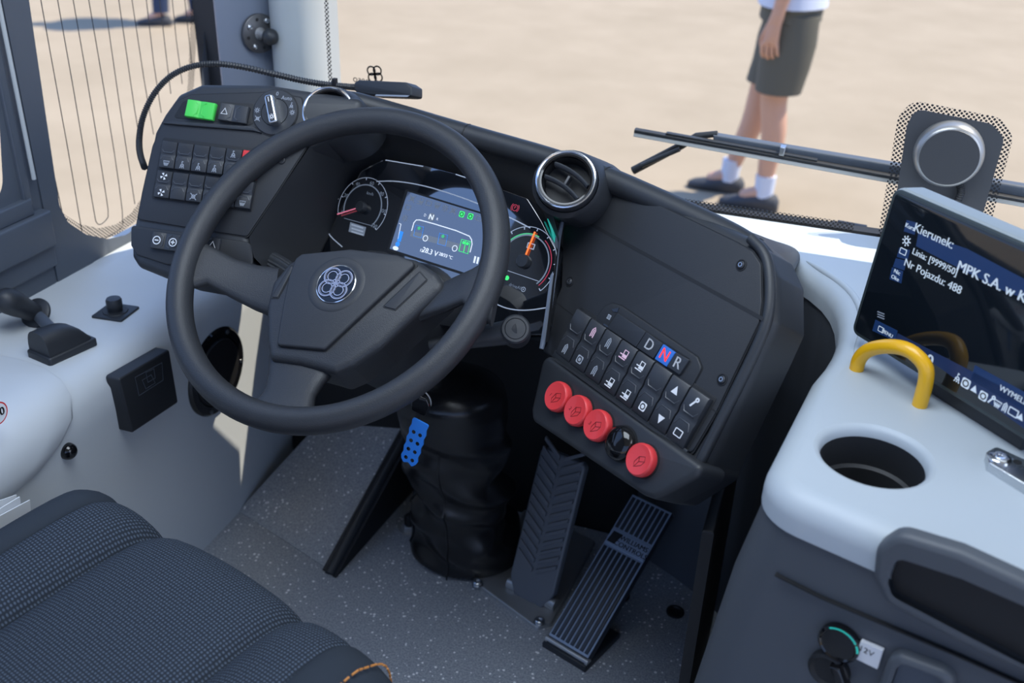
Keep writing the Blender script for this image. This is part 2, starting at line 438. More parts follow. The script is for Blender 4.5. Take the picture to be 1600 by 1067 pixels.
for w in ([(100, 0), (150, 330), (215, 680), (262, 900), (300, 1067)],
          [(170, 0), (235, 360), (290, 660), (340, 960), (350, 1005), (375, 1021), (430, 998), (500, 958), (516, 930), (490, 720), (430, 350), (370, 0)],
          [(240, 0), (320, 450), (395, 905), (402, 930), (418, 938), (440, 920), (454, 900), (440, 800), (375, 400), (305, 0)],
          [(435, 0), (500, 450), (562, 850)], [(495, 0), (560, 450), (600, 690)], [(550, 0), (600, 330), (640, 560)], [(610, 0), (640, 260), (672, 470)],
          [(665, 0), (690, 210), (712, 390)], [(718, 0), (735, 170), (760, 350)], [(770, 0), (800, 270)]):
    P = [np.array([-1.2155, y, z]) for y, z in yz(crop1(w), -1.2155)]
    if len(P) > 3: P = smooth_loop(P, 1, False)
    P = [P[0] + (P[0] - P[1]) / np.linalg.norm(P[0] - P[1]) * 0.5] + P if w[0][1] == 0 else P
    if w[-1][1] == 0: P = P + [P[-1] + nrm(P[-1] - P[-2]) * 0.5]
    b.tube(P, 0.0008, BLK2, n=5)
b.build('heating_wire', w1)
# window 2, the sliding side window nearer the seat
b = MB()
hole2 = [(0.45, 0.685), (1.10, 0.675), (1.135, 0.70), (1.155, 0.80), (1.165, 1.95), (0.45, 1.95)]
b.prism(SIDE, [(0.2, 0.50), (1.204, 0.50), (1.204, 1.95), (0.2, 1.95)], -0.03, 0.002, SLT, holes=[rounded(hole2, 0.04)])
b.box(SIDE, 0.2, 1.20, 0.585, 0.645, 0.0, 0.024, SLT, 0.005)
b.box(SIDE, 0.2, 1.175, 0.645, 0.672, 0.0, 0.014, SLT, 0.003)
b.box(SIDE, 1.165, 1.18, 0.66, 1.95, 0.0, 0.010, SLT, 0.003)
b.box(SIDE, 0.2, 1.205, 0.545, 0.585, 0.0, 0.012, SLT, 0.004)
w2 = struct(b, 'window_2')
b = MB(); b.prism(SIDE, [(0.2, .6), (1.19, .6), (1.19, 1.95), (0.2, 1.95)], -0.022, -0.018, GLS); b.build('glass_pane', w2)
b = MB(); b.tube([np.array([-1.186, 1.187, 0.70]), np.array([-1.186, 1.187, 1.95])], 0.0035, PIL, n=8); b.build('edge_strip', w2)
b = MB(); wbox(b, -1.26, -1.2, -1.6, 0.2, 0.5, 1.95, SLT); struct(b, 'wall_rear')
# front left pillar
b = MB(); t0, t1 = oy(311, 100, 1.69)[0], oy(348, 100, 1.69)[0]; wbox(b, t0, t1, 1.69, 1.73, 0.5, 1.95, BLK2, 0.006); struct(b, 'trim_2')
b = MB()
PL0, PL1 = oy(345, 100, 1.52), oy(434, 100, 1.62)
PA = Fr((PL0[0], PL0[1], 0), nrm((PL1[0] - PL0[0], PL1[1] - PL0[1], 0)), (0, 0, 1))
b.loft([[np.array([x, y, z]) for x, y in [tuple(PL0[:2]), tuple(PL1[:2]), tuple(PL1[:2] + np.array([-.012, .010])), tuple(PL0[:2] + np.array([-.008, .008]))]] for z in (0.5, 1.95)], PIS); struct(b, 'trim_3')
b = MB(); rings = []
xl, xr = oy(431, 70, 1.62)[0], oy(508, 70, 1.62)[0]
for z in np.linspace(0.5, 1.95, 4):
    hw = (xr - xl) / 2; xc = (xl + xr) / 2
    rings.append([np.array([xc + hw * math.cos(a), 1.62 + 0.05 * math.sin(a), z]) for a in np.linspace(math.pi, 2.0 * math.pi, 16)] + [np.array([xr - .004, 1.68, z]), np.array([xl + .004, 1.68, z])])
b.loft(rings, PIL); struct(b, 'trim_4', angle=60)
# window 3, the windscreen: glass, dotted borders, sensor island, printed emblem
b = MB(); b.box(FRT, -0.97, 1.45, 0.650, 0.676, -0.03, 0.004, BLK2, 0.003); w3 = struct(b, 'window_3')
b = MB(); b.prism(FRT, [(-0.97, .66), (1.45, .66), (1.45, 1.95), (-0.97, 1.95)], -0.012, -0.007, GLS); b.build('glass_pane', w3)
isl_o = rounded(FRT.Ls([(1360, 440), (1403, 185), (1425, 158), (1562, 185), (1584, 215), (1545, 365), (1530, 440)]), 0.022)
isl_i = rounded(FRT.Ls([(1380, 440), (1417, 198), (1430, 171), (1550, 195), (1570, 218), (1532, 350), (1516, 440)]), 0.018)
b = MB(); b.prism(FRT, isl_o, -0.006, -0.005, DOTX, holes=[isl_i]) ; b.box(FRT, -0.84, 0.05, 0.684, 0.697, -0.006, -0.005, DOTX); b.box(FRT, -0.846, -0.839, 0.68, 1.95, -0.006, -0.005, DOTX); b.build('dotted_border', w3)
b = MB(); b.prism(FRT, isl_i, -0.006, -0.004, mat('printed_backing', (0.050, 0.053, 0.060), 0.5)); b.build('sensor_backing', w3)
b = MB(); u, v = FRT.L(583, 117); clover(b, FRT, u, v, 0.0155, GLO, -0.0065, 0.0026, math.radians(8))
u, v = FRT.L(562, 126); b.text(FRT, 'neso', u, v, 0.017, GLO, -0.0065, flip=True, rot=-0.03); tag(b.build('printed_emblem', w3), 'black four-petal emblem with mirrored lettering printed on the glass')
# ================================================================== OUTSIDE
WPL = mat('wiper_rubber_grey', (0.50, 0.50, 0.48), 0.5)
def wiper(name, pts, label, arm=None):
    t = thing(name, oy(*pts[0], 1.60), label, 'wiper', 'windscreen wipers')
    A, B = oy(*pts[0], 1.585), oy(*pts[1], 1.585); d = nrm(B - A); up = nrm(np.array([0, 0, 1.0]) - d * d[2])
    F = Fr(A, d, up); Ln = np.linalg.norm(B - A)
    m = MB(); m.box(F, 0, Ln, -0.004, 0.003, -0.010, 0.0, WPL, 0.001); m.build('rubber_blade', t)
    m = MB(); m.box(F, 0, Ln, 0.003, 0.0085, -0.012, 0.002, BLK2, 0.002)
    m.box(F, 0.08 * Ln, 0.45 * Ln, 0.0085, 0.012, -0.010, 0.0, BLK, 0.001); m.build('blade_carrier', t)
    return t, F, Ln
t, F, Ln = wiper('windscreen_wiper', [(990, 210), (1660, 331)], 'long black windscreen wiper lying across the glass before the standing person')
m = MB(); p0, p1 = F.L(1112, 214), F.L(1660, 305)
q0, q1 = F.L(1112, 227), F.L(1660, 326)
m.prism(F, [p0, p1, q1, q0], -0.03, -0.012, SLT, 0.004); m.build('arm', t)
m = MB(); m.tube([F.W(*F.L(985, 272), -.02), F.W(*F.L(1062, 232), -.02), F.W(*F.L(1085, 218), -.02), F.W(*F.L(1118, 214), -.02)], [.007, .0065, .006, .005], BLK2)
m.tube([F.W(*F.L(1000, 262), -.012), F.W(*F.L(1060, 236), -.012)], .004, BLK); m.build('linkage_arm', t)
m = MB(); u, v = F.L(1222, 237); m.box(F, u - .004, u + .004, v - .006, v + .008, -.012, .004, SIL, .001); m.build('clip', t)
wiper('windscreen_wiper', [(1297, 356), (1420, 378)], 'short end of the second black wiper blade low on the windscreen beside the tablet')

def skin_body(name, parent, nodes, m, sub=2):
    """nodes: list of (name, parent name, xyz, radius)"""
    og = ORG[parent.name]; ix = {n[0]: i for i, n in enumerate(nodes)}
    me = bpy.data.meshes.new(name)
    me.from_pydata([tuple(np.array(n[2]) - og) for n in nodes], [(i, ix[n[1]]) for i, n in enumerate(nodes) if n[1]], [])
    o = bpy.data.objects.new(name, me); COL.objects.link(o); o.parent = parent; ORG[o.name] = og
    md = o.modifiers.new('skin', 'SKIN'); md.use_smooth_shade = True
    sv = me.skin_vertices[0].data
    for i, n in enumerate(nodes):
        r = n[3] if isinstance(n[3], tuple) else (n[3], n[3]); sv[i].radius = r
        sv[i].use_root = i == 0
    md = o.modifiers.new('smooth', 'SUBSURF'); md.levels = sub; md.render_levels = sub
    me.materials.append(m)
    return o
SKN = mat('skin', (0.62, 0.36, 0.25), 0.5)
SHO = mat('olive_cloth', (0.12, 0.115, 0.09), 0.9)
TEE = mat('white_cloth', (0.66, 0.72, 0.84), 0.9)
JEA = mat('dark_denim', (0.035, 0.055, 0.11), 0.9)
SHX = mat('charcoal_shoe', (0.05, 0.055, 0.065), 0.7)
HAI = mat('brown_hair', (0.06, 0.035, 0.02), 0.7)
def ell(c, a, bx, n=16): return [np.array([c[0] + a * math.cos(2 * math.pi * k / n), c[1] + bx * math.sin(2 * math.pi * k / n), c[2]]) for k in range(n)]
def person(base, face_a, label, leg_m, trouser, long_leg, near_step, far_step):
    """stands on the paving; local x = the way the person faces"""
    t = thing('person', base, label, 'person')
    c, s = math.cos(face_a), math.sin(face_a)
    def w(x, y, z): return np.array([base[0] + x * c - y * s, base[1] + x * s + y * c, base[2] + z])
    N = [('pelvis', None, w(0, 0, .94), (.105, .15)), ('waist', 'pelvis', w(0, 0, 1.10), (.11, .14)), ('chest', 'waist', w(0.01, 0, 1.30), (.12, .165)), ('neckb', 'chest', w(0, 0, 1.46), (.07, .08)), ('neck', 'neckb', w(.015, 0, 1.52), .052),
         ('skull', 'neck', w(.03, 0, 1.60), (.085, .075)), ('crown', 'skull', w(.02, 0, 1.70), (.085, .07))]
    for sd, st in ((1, near_step), (-1, far_step)):
        k = 'n' if sd > 0 else 'f'
        N += [(k + 'hip', 'pelvis', w(0, .085 * sd, .84), .088), (k + 'thigh', k + 'hip', w(st * .25, .085 * sd, .68), .08), (k + 'knee', k + 'thigh', w(st * .40 + .012, .085 * sd, .50), .062),
              (k + 'calf', k + 'knee', w(st * .62 - .012, .085 * sd, .36), .061), (k + 'shin', k + 'calf', w(st * .86, .085 * sd, .2), .045), (k + 'ankle', k + 'shin', w(st, .085 * sd, .09), .035), (k + 'foot', k + 'ankle', w(st + .11, .09 * sd, .045), .035)]
        N += [(k + 'sh', 'neckb', w(0, .17 * sd, 1.42), .055), (k + 'arm', k + 'sh', w(-.01, .20 * sd, 1.28), .046), (k + 'elb', k + 'arm', w(-.01, .215 * sd, 1.12), .038), (k + 'fore', k + 'elb', w(.01, .215 * sd, 1.0), .036), (k + 'wri', k + 'fore', w(.03, .205 * sd, .875), .026), (k + 'palm', k + 'wri', w(.04, .20 * sd, .80), (.022, .036))]
        for i in range(4):
            dx = .030 - .02 * i
            ln = (.036, .042, .039, .03)[i]
            N += [(k + 'f%da' % i, k + 'palm', w(.045 + dx, .198 * sd, .755), .0095), (k + 'f%db' % i, k + 'f%da' % i, w(.042 + dx, .188 * sd, .755 - ln), .0085), (k + 'f%dc' % i, k + 'f%db' % i, w(.034 + dx, .168 * sd, .735 - ln), .0075)]
        N += [(k + 't0', k + 'wri', w(.068, .19 * sd, .815), .013), (k + 't1', k + 't0', w(.085, .178 * sd, .775), .010), (k + 't2', k + 't1', w(.082, .168 * sd, .74), .0085)]
    body = skin_body('body', t, N, leg_m)
    # clothing
    def cloth(name, rings, m): 
        q = MB(); q.loft(rings, m); return q.build(name, t, angle=70)
    def cr(x, y, z, a, bb, n=18): return [w(x + a * math.cos(2 * math.pi * k / n) * (1 + .04 * math.sin(5 * k)), y + bb * math.sin(2 * math.pi * k / n), z) for k in range(n)]
    cloth('shirt', [cr(0, 0, .90, .145, .205), cr(0, 0, .98, .14, .20), cr(0, 0, 1.12, .14, .185), cr(.01, 0, 1.30, .16, .20), cr(0, 0, 1.42, .12, .20), cr(0, 0, 1.49, .07, .08)], TEE if not long_leg else SHX)
    for sd in (1, -1):
        cloth('sleeve', [cr(0, .17 * sd, 1.44, .07, .06), cr(-.01, .205 * sd, 1.32, .078, .068), cr(-.01, .215 * sd, 1.20, .075, .062)], TEE if not long_leg else SHX)
    q = MB(); hem = .10 if long_leg else .545
    q.loft([cr(0, 0, 1.0, .115, .165), cr(0, 0, .93, .125, .18), cr(0, 0, .84, .13, .185)], trouser)
    for sd, st in ((1, near_step), (-1, far_step)):
        if long_leg: R = [cr(0, .075 * sd, .86, .125, .105), cr(st * .4, .085 * sd, .66, .10, .09), cr(st * .65, .085 * sd, .5, .075, .075), cr(st * .9, .085 * sd, .25, .065, .062), cr(st, .085 * sd, hem, .062, .06)]
        else: R = [cr(-.01, .075 * sd, .87, .118, .105), cr(st * .2 - .015, .08 * sd, .75, .115, .105), cr(st * .25 - .01, .085 * sd, .65, .108, .10), cr(st * .35, .085 * sd, hem, .098, .10)]
        q.loft(R, trouser)
    q.build('jeans' if long_leg else 'shorts', t, angle=70)
    for sd, st in ((1, near_step), (-1, far_step)):
        if not long_leg:
            q = MB(); q.loft([cr(st, .085 * sd, .06, .042, .04), cr(st, .085 * sd, .11, .043, .041), cr(st * .97, .085 * sd, .165, .046, .044)], TEE); q.build('sock', t, angle=60)
        q = MB(); R = []
        for x, hw, hh in ((-.075, .02, .05), (-.06, .038, .075), (-.01, .042, .085), (.05, .044, .075), (.11, .047, .055), (.165, .04, .042), (.195, .018, .025)):
            R.append([w(st + x, .088 * sd + hw * math.cos(a), max(0.0, .003 + hh * .5 + hh * .5 * math.sin(a)) if math.sin(a) > -.5 else .0) for a in np.linspace(0, 2 * math.pi, 14, endpoint=False)])
        q.loft(R, SHX); q.build('shoe', t, angle=60)
    q = MB(); R = []
    for z, a in ((1.60, .075), (1.64, .098), (1.70, .104), (1.75, .085), (1.785, .03)): R.append(cr(-.005, 0, z, a, a * .85))
    q.loft(R, HAI); q.build('hair', t, angle=70)
    q = MB()
    for sd in (1, -1):
        q.lathe(Fr(w(.108, .03 * sd, 1.625), (-s, c, 0), (0, 0, 1)), [(.0, .004), (.008, .003), (.011, -.006)], SHX, n=8)
    q.tube([w(.105, 0, 1.62), w(.135, 0, 1.575), w(.105, 0, 1.565)], [.008, .013, .009], leg_m, n=8)
    q.tube([w(.098, -.024, 1.53), w(.108, 0, 1.53), w(.098, .024, 1.53)], .006, RED, n=6)
    q.build('face_features', t)
    return t
pf = oz(1196, 330, -.35)
person((pf[0] - .035, pf[1] + .10, -.35), math.radians(178), 'person in olive shorts, white shirt and white socks standing beyond the windscreen', SKN, SHO, False, -.015, .17)
pj = oz(285, 40, -.35)
person((pj[0] - .05, pj[1] + .05, -.35), math.radians(200), 'person in dark jeans walking on the paving outside the side window', SKN, JEA, True, .12, -.12)
# ================================================================== DASHBOARD
FP = face(310, 250, 1.40, 6, 56)      # left switch pod
FC = face(985, 580, 1.20, -38, 60)    # centre console
FK = face(690, 350, 1.402, -15, 60)    # instrument cluster
def crop2(pts): return [(200 + x / 3.0475, 100 + y / 3.0475) for x, y in pts]
def crop5(pts): return [(800 + x / 3.5556, 200 + y / 3.5556) for x, y in pts]
def crop6(pts): return [(800 + x / 2.964, 440 + y / 2.964) for x, y in pts]
dash = thing('dashboard', (-0.5, 1.3, 0.5), 'wraparound black dashboard with switch pod, air vents and angled centre console', 'dashboard')
# --- pod body
pod = FP.Ls([(313, 129), (277, 145), (254, 177), (239, 205), (219, 302), (208, 344), (203, 376), (203, 400), (213, 416), (262, 436), (330, 448), (400, 452), (396, 400), (389, 371), (440, 297), (484, 232), (560, 190), (570, 152), (470, 138), (420, 130)])
m = MB(); m.prism(FP, pod, -0.11, 0.0, BLK, bev=0.012, rad=0.012, seg=4, back=True); m.build('pod_body', dash)
m = MB(); m.prism(FP, FP.Ls([(316, 140), (285, 152), (262, 182), (248, 208), (228, 303), (214, 380), (222, 408), (262, 428), (345, 420), (385, 300), (430, 165), (400, 142)]), -.30, -.10, BLK, bev=.01, rad=.01); m.build('pod_sun_block', dash)  # extra block behind the pod, added to keep sun off the left wall
m = MB()
inl = FP.Ls([(300, 149), (419, 145), (472, 153), (480, 229), (434, 300), (387, 370), (300, 357), (216, 343), (224, 300), (240, 229), (255, 193), (276, 160)])
m.prism(FP, inset(inl, -0.0015) if area2(inl) > 0 else inset(inl[::-1], -0.0015), -0.002, 0.0006, DRK, rad=0.006)
m.prism(FP, inl, 0.0, 0.0022, BLK2, bev=0.0012, rad=0.006)
# upper shelf line and sunken switch bed
m.prism(FP, FP.Ls(crop2([(170, 285), (220, 275), (600, 300), (640, 330), (600, 322), (240, 293)]), .002), 0.002, 0.006, BLK, bev=0.001)
m.prism(FP, FP.Ls(crop2([(220, 250), (262, 180), (285, 172), (600, 190), (600, 285), (575, 292), (230, 258)]), .002), 0.002, 0.0027, DRK, bev=0.0003, rad=0.004)
m.prism(FP, FP.Ls(crop2([(168, 350), (600, 402), (618, 560), (590, 705), (112, 640)]), .002), 0.002, 0.0028, DRK, bev=0.0003, rad=0.003)
pnl = m.build('switch_panel', dash)
m = MB()
m.prism(FP, FP.Ls([(206, 352), (387, 378), (396, 384), (397, 402), (395, 420), (262, 414), (215, 399), (206, 384)]), 0.0, 0.003, BLK2, bev=0.002, rad=0.005)
low = m.build('lower_strip', dash)

def icon(mb, fr, u, v, s, k, m, h):
    w = s * 0.11
    if k == 'none': return
    if k == 'fan':
        for a in (20, 110, 200, 290):
            c, q = math.cos(math.radians(a)), math.sin(math.radians(a))
            mb.poly(fr, [(u + s * (.08 * c), v + s * .08 * q), (u + s * (.5 * c + .14 * q), v + s * (.5 * q - .14 * c)), (u + s * (.5 * c - .22 * q), v + s * (.5 * q + .22 * c))], m, h)
    elif k == 'sun':
        mb.circ(fr, u, v, .22 * s, w, m, h, n=12)
        for a in range(0, 360, 45):
            c, q = math.cos(math.radians(a)), math.sin(math.radians(a)); mb.stroke(fr, [(u + .32 * s * c, v + .32 * s * q), (u + .5 * s * c, v + .5 * s * q)], w, m, h)
    elif k == 'lamp':
        mb.circ(fr, u, v - .1 * s, .2 * s, w, m, h, a0=-20, a1=200, n=10); mb.stroke(fr, [(u - .3 * s, v - .18 * s), (u + .3 * s, v - .18 * s)], w, m, h)
        for a in (-.25, 0, .25): mb.stroke(fr, [(u + a * s * .8, v - .28 * s), (u + a * s * 1.3, v - .5 * s)], w, m, h)
        mb.stroke(fr, [(u - .08 * s, v + .2 * s), (u - .08 * s, v + .5 * s), (u + .12 * s, v + .4 * s)], w, m, h)
    elif k == 'strike':
        mb.circ(fr, u, v, .25 * s, w, m, h, n=12)
        for d in (1, -1):
            mb.stroke(fr, [(u - .5 * s, v - .45 * s * d), (u + .5 * s, v + .45 * s * d)], w, m, h)
    elif k == 'screen':
        mb.stroke(fr, [(u - .45 * s, v + .25 * s), (u + .45 * s, v + .25 * s), (u + .32 * s, v - .2 * s), (u - .32 * s, v - .2 * s)], w, m, h, closed=True)
        for a in (-.2, 0, .2): mb.stroke(fr, [(u + a * s, v - .45 * s), (u + a * s, v + .05 * s)], w, m, h)
    elif k == 'bus':
        mb.stroke(fr, [(u - .1 * s, v + .4 * s), (u + .4 * s, v + .4 * s), (u + .4 * s, v - .3 * s), (u - .1 * s, v - .3 * s)], w, m, h, closed=True)
        mb.poly(fr, [(u - .06 * s, v), (u + .36 * s, v), (u + .36 * s, v - .26 * s), (u - .06 * s, v - .26 * s)], m, h)
        mb.stroke(fr, [(u - .5 * s, v - .1 * s), (u - .15 * s, v - .1 * s)], w, m, h)
        mb.stroke(fr, [(u - .5 * s, v - .45 * s), (u + .4 * s, v - .45 * s)], w, m, h)
    elif k == 'door':
        mb.stroke(fr, [(u - .2 * s, v - .5 * s), (u - .2 * s, v + .25 * s), (u, v + .5 * s), (u + .2 * s, v + .25 * s), (u + .2 * s, v - .5 * s)], w, m, h)
        mb.stroke(fr, [(u, v - .4 * s), (u, v + .3 * s)], w, m, h)
    elif k == 'up' or k == 'down':
        d = 1 if k == 'up' else -1
        mb.poly(fr, [(u - .4 * s, v - .35 * s * d), (u + .4 * s, v - .35 * s * d), (u, v + .4 * s * d)], m, h)
    elif k == 'box':
        mb.prism(fr, rounded([(u - .48 * s, v - .35 * s), (u + .48 * s, v - .35 * s), (u + .48 * s, v + .35 * s), (u - .48 * s, v + .35 * s)], .1 * s), h, h + .0003, m, holes=[rounded([(u - .38 * s, v - .26 * s), (u + .38 * s, v - .26 * s), (u + .38 * s, v + .26 * s), (u - .38 * s, v + .26 * s)], .06 * s)])
    elif k == 'gearbox':
        mb.prism(fr, rounded([(u - .4 * s, v - .4 * s), (u + .4 * s, v - .4 * s), (u + .4 * s, v + .4 * s), (u - .4 * s, v + .4 * s)], .15 * s), h, h + .0003, m)
        mb.circ(fr, u, v, .25 * s, w, SWM, h + .0002)
    elif k == 'key':
        mb.stroke(fr, [(u - .25 * s, v - .4 * s), (u + .1 * s, v + .25 * s)], w * 1.6, m, h); mb.circ(fr, u + .18 * s, v + .36 * s, .15 * s, w * 1.4, m, h, n=10)
    elif k == 'bell':
        mb.stroke(fr, [(u - .45 * s, v - .3 * s), (u + .45 * s, v - .3 * s), (u, v + .5 * s)], w, m, h, closed=True)
    elif k == 'minus' or k == 'plus':
        mb.circ(fr, u, v, .45 * s, w, m, h, n=18); mb.stroke(fr, [(u - .25 * s, v), (u + .25 * s, v)], w * 1.3, m, h)
        if k == 'plus': mb.stroke(fr, [(u, v - .25 * s), (u, v + .25 * s)], w * 1.3, m, h)

RID = mat('switch_ridge_highlight', (0.05, 0.056, 0.067), 0.38)  # lighter switch plastic, paints a highlight along the ridges
def rocker(parent, fr, w, h, base, top='none', bot='none', tm=DIM, bm_=DIM, label=None, horiz=False, isz=None, split=True):
    """one rocker switch, profile along its length, grip ridges, printed symbols"""
    q = MB(); f = fr.at(0, 0, 0, math.pi / 2 if horiz else 0)
    sf = Fr(f.W(-w / 2, 0, 0), f.v, f.n)
    prof = [(-.5 * h, 0), (-.5 * h, .0045), (-.47 * h, .0060), (-.10 * h, .0078), (-.03 * h, .0068), (.03 * h, .0068), (.10 * h, .0084), (.47 * h, .0086), (.5 * h, .0072), (.5 * h, 0)]
    q.prism(sf, prof, 0.0, w, base, bev=0.0008, seg=2, back=True)
    for (sg, hh) in ((1, .0079), (-1, .0073)):
        pts = [(-.40 * w, sg * .17 * h if sg > 0 else -.20 * h), (-.26 * w, sg * .075 * h), (.26 * w, sg * .075 * h), (.40 * w, sg * .17 * h if sg > 0 else -.20 * h)]
        q.tube([f.W(a, b_, hh) for a, b_ in pts], 0.0010, RID if base is SWM else base, n=6)
    s = isz or w * .42
    g = f.at(0, 0, 0, -math.pi / 2) if horiz else f
    tp = (0, .29 * h) if not horiz else (.29 * h, 0)
    bp = (0, -.31 * h) if not horiz else (-.29 * h, 0)
    icon(q, g, *tp, s, top, tm, .0087); icon(q, g, *bp, s, bot, bm_, .0072 if not horiz else .0088)
    return tag(q.build('rocker_switch', parent), label)
# pod switch grid
c00, c10 = np.array(FP.L(*crop2([(193, 433)])[0], .008)), np.array(FP.L(*crop2([(500, 470)])[0], .008))
c01 = np.array(FP.L(*crop2([(169, 574)])[0], .008))
du = (c10 - c00) / 4; dv = c01 - c00
rowt = [('none', 'screen'), ('none', 'lamp'), ('none', 'lamp'), ('none', 'lamp'), ('lamp', 'lamp'), ('none', 'none')]
rowb = [('fan', 'fan'), ('none', 'none'), ('none', 'strike'), ('none', 'sun'), ('none', 'none'), ('none', 'screen')]
rot = math.atan2(du[1], du[0])
for j, row in enumerate((rowt, rowb)):
    for i, (a, c) in enumerate(row):
        p = c00 + du * i + dv * j
        red = (j == 0 and i == 5)
        rocker(pnl, FP.at(p[0], p[1], .0026, rot), np.linalg.norm(du) * .95, np.linalg.norm(dv) * .90, RED if red else SWM, a, c, WHT if (j, i) == (1, 0) else DIM, WHT if a == 'fan' else DIM, 'red rocker switch' if red else None)
p = FP.L(*crop2([(345, 219)])[0], .008); rocker(pnl, FP.at(p[0], p[1], .0026, rot - .02), .0245, .0425, GRN, label='bright green rocker switch', horiz=True)
p2 = FP.L(*crop2([(503, 236)])[0], .008); rocker(pnl, FP.at(p2[0], p2[1], .0026, rot - .02), .0245, .0425, SWM, 'none', 'bell', WHT, WHT, 'black rocker switch with a white triangle outline', horiz=True)
for i, (x, y, a, c) in enumerate(((180, 846, 'plus', 'minus'), (366, 862, 'bell', 'none'))):
    p = FP.L(*crop2([(x, y)])[0], .008); rocker(low, FP.at(p[0], p[1], .0022, rot), .0235, .0425, SWM, a, c, WHT, WHT, horiz=True, isz=.012)
m = MB(); u, v = FP.L(440, 250, .003); m.lathe(FP, [(.0055, .002), (.0055, .004), (.004, .0048), (.0035, .004), (0.0005, .004)], BLK2, 20, u, v); m.build('round_sensor', pnl)
# light knob
u, v = FP.L(430, 176, .003); m = MB(); f = FP.at(u, v, .002, rot)
m.lathe(f, [(.034, 0), (.034, .0012), (.033, .0012)], DRK, 40); m.lathe(f, [(.0325, 0), (.0325, .0022), (.0315, .003), (.0202, .003), (.0195, .002), (.019, .0032), (.0005, .0034)], SWM, 40)
for a, s in ((90, '0'), (55, 'Auto')): m.text(f, s, .0262 * math.cos(math.radians(a)) - .001, .0262 * math.sin(math.radians(a)), .0078, DIM, .0031)
for a, k in ((28, 'lamp'), (5, 'sun'), (180, 'sun'), (207, 'strike')): icon(m, f, .026 * math.cos(math.radians(a)), .026 * math.sin(math.radians(a)), .008, k, DIM, .0031)
kn = m.build('light_switch', pnl)
m = MB(); g = f.at(0, 0, .003, math.radians(22))
m.prism(g, [(-.0066, -.021), (.0066, -.021), (.0066, .021), (-.0066, .021)], 0, .015, SIL, bev=.003, rad=.004)
m.prism(g, [(-.0036, -.018), (.0036, -.018), (.0036, .0185), (-.0036, .0185)], .0148, .0155, SWM, rad=.002); icon(m, g, 0, -.012, .008, 'sun', WHT, .0155); m.stroke(g, [(0, .010), (0, .017)], .001, WHT, .0155)
tag(m.build('turn_knob', kn), 'satin silver turning grip')

SLA = mat('vent_slat', (0.06, 0.066, 0.075), 0.35)
# --- air vents
def vent(fr, R, depth, slat_rot, label):
    m = MB(); m.lathe(fr, [(R * .80, -depth), (R * .98, -.012), (R, 0), (R, .004), (R * .97, .007), (R * .80, .0055), (R * .79, .003)], BLK, 48, ring=True); m.lathe(fr, [(R * .80, .001), (R * .79, .0035), (R * .76, -.002), (R * .74, -.018), (0.0005, -.020)], DRK, 48, caps=False); v = m.build('air_vent', dash)
    m = MB(); m.lathe(fr, [(R * .975, .0062), (R * .96, .0085), (R * .92, .0090), (R * .885, .0078), (R * .89, .0052)], CHR, 48, ring=True); tag(m.build('trim_ring', v), 'bright silver ring')
    m = MB(); m.lathe(fr, [(R * .86, .004), (R * .84, .0066), (R * .78, .006), (R * .76, .002)], GLO, 48, ring=True); m.build('inner_ring', v)
    for k in (-1, 1):
        m = MB(); f = fr.at(0, 0, 0, slat_rot); s = R * .26 * k; hw = math.sqrt(max(0, (R * .72) ** 2 - s * s))
        P = [f.W(x * hw, s + .10 * R * (1 - x * x), -.004) for x in np.linspace(-1, 1, 9)]
        m.tube(P, .0030, SLA, n=8, flat=2.6, upv=fr.n); m.build('slat', v)
    m = MB(); f = fr.at(0, 0, 0, slat_rot + .15); m.box(f, -.0018, .0018, -.008, .008, -.012, .0005, SWM, .0008); m.build('slat_lever', v)
    return v
V1 = face(514, 176, 1.385, 10, 52); vent(V1, .037, .06, math.radians(20), '')
V2 = face(885, 283, 1.265, 4, 52); vent(V2, .0400, .11, math.radians(-28), '')
m = MB(); nk = [V2.W(.046 * math.cos(a), .046 * math.sin(a), -.010) for a in np.linspace(0, 2 * math.pi, 28, endpoint=False)]
nk2 = [V2.W(.022 + .050 * math.cos(a), .014 + .050 * math.sin(a), -.085) for a in np.linspace(0, 2 * math.pi, 28, endpoint=False)]
m.loft([nk2, nk, [V2.W(.041 * math.cos(a), .041 * math.sin(a), -.004) for a in np.linspace(0, 2 * math.pi, 28, endpoint=False)]], BLK, caps=False); m.build('vent_neck', dash)
m = MB(); nk = [V1.W(.042 * math.cos(a), .042 * math.sin(a), -.008) for a in np.linspace(0, 2 * math.pi, 28, endpoint=False)]
nk2 = [V1.W(.012 + .052 * math.cos(a), .01 + .050 * math.sin(a), -.08) for a in np.linspace(0, 2 * math.pi, 28, endpoint=False)]
m.loft([nk2, nk, [V1.W(.038 * math.cos(a), .038 * math.sin(a), -.003) for a in np.linspace(0, 2 * math.pi, 28, endpoint=False)]], BLK, caps=False); m.build('vent_neck', dash)

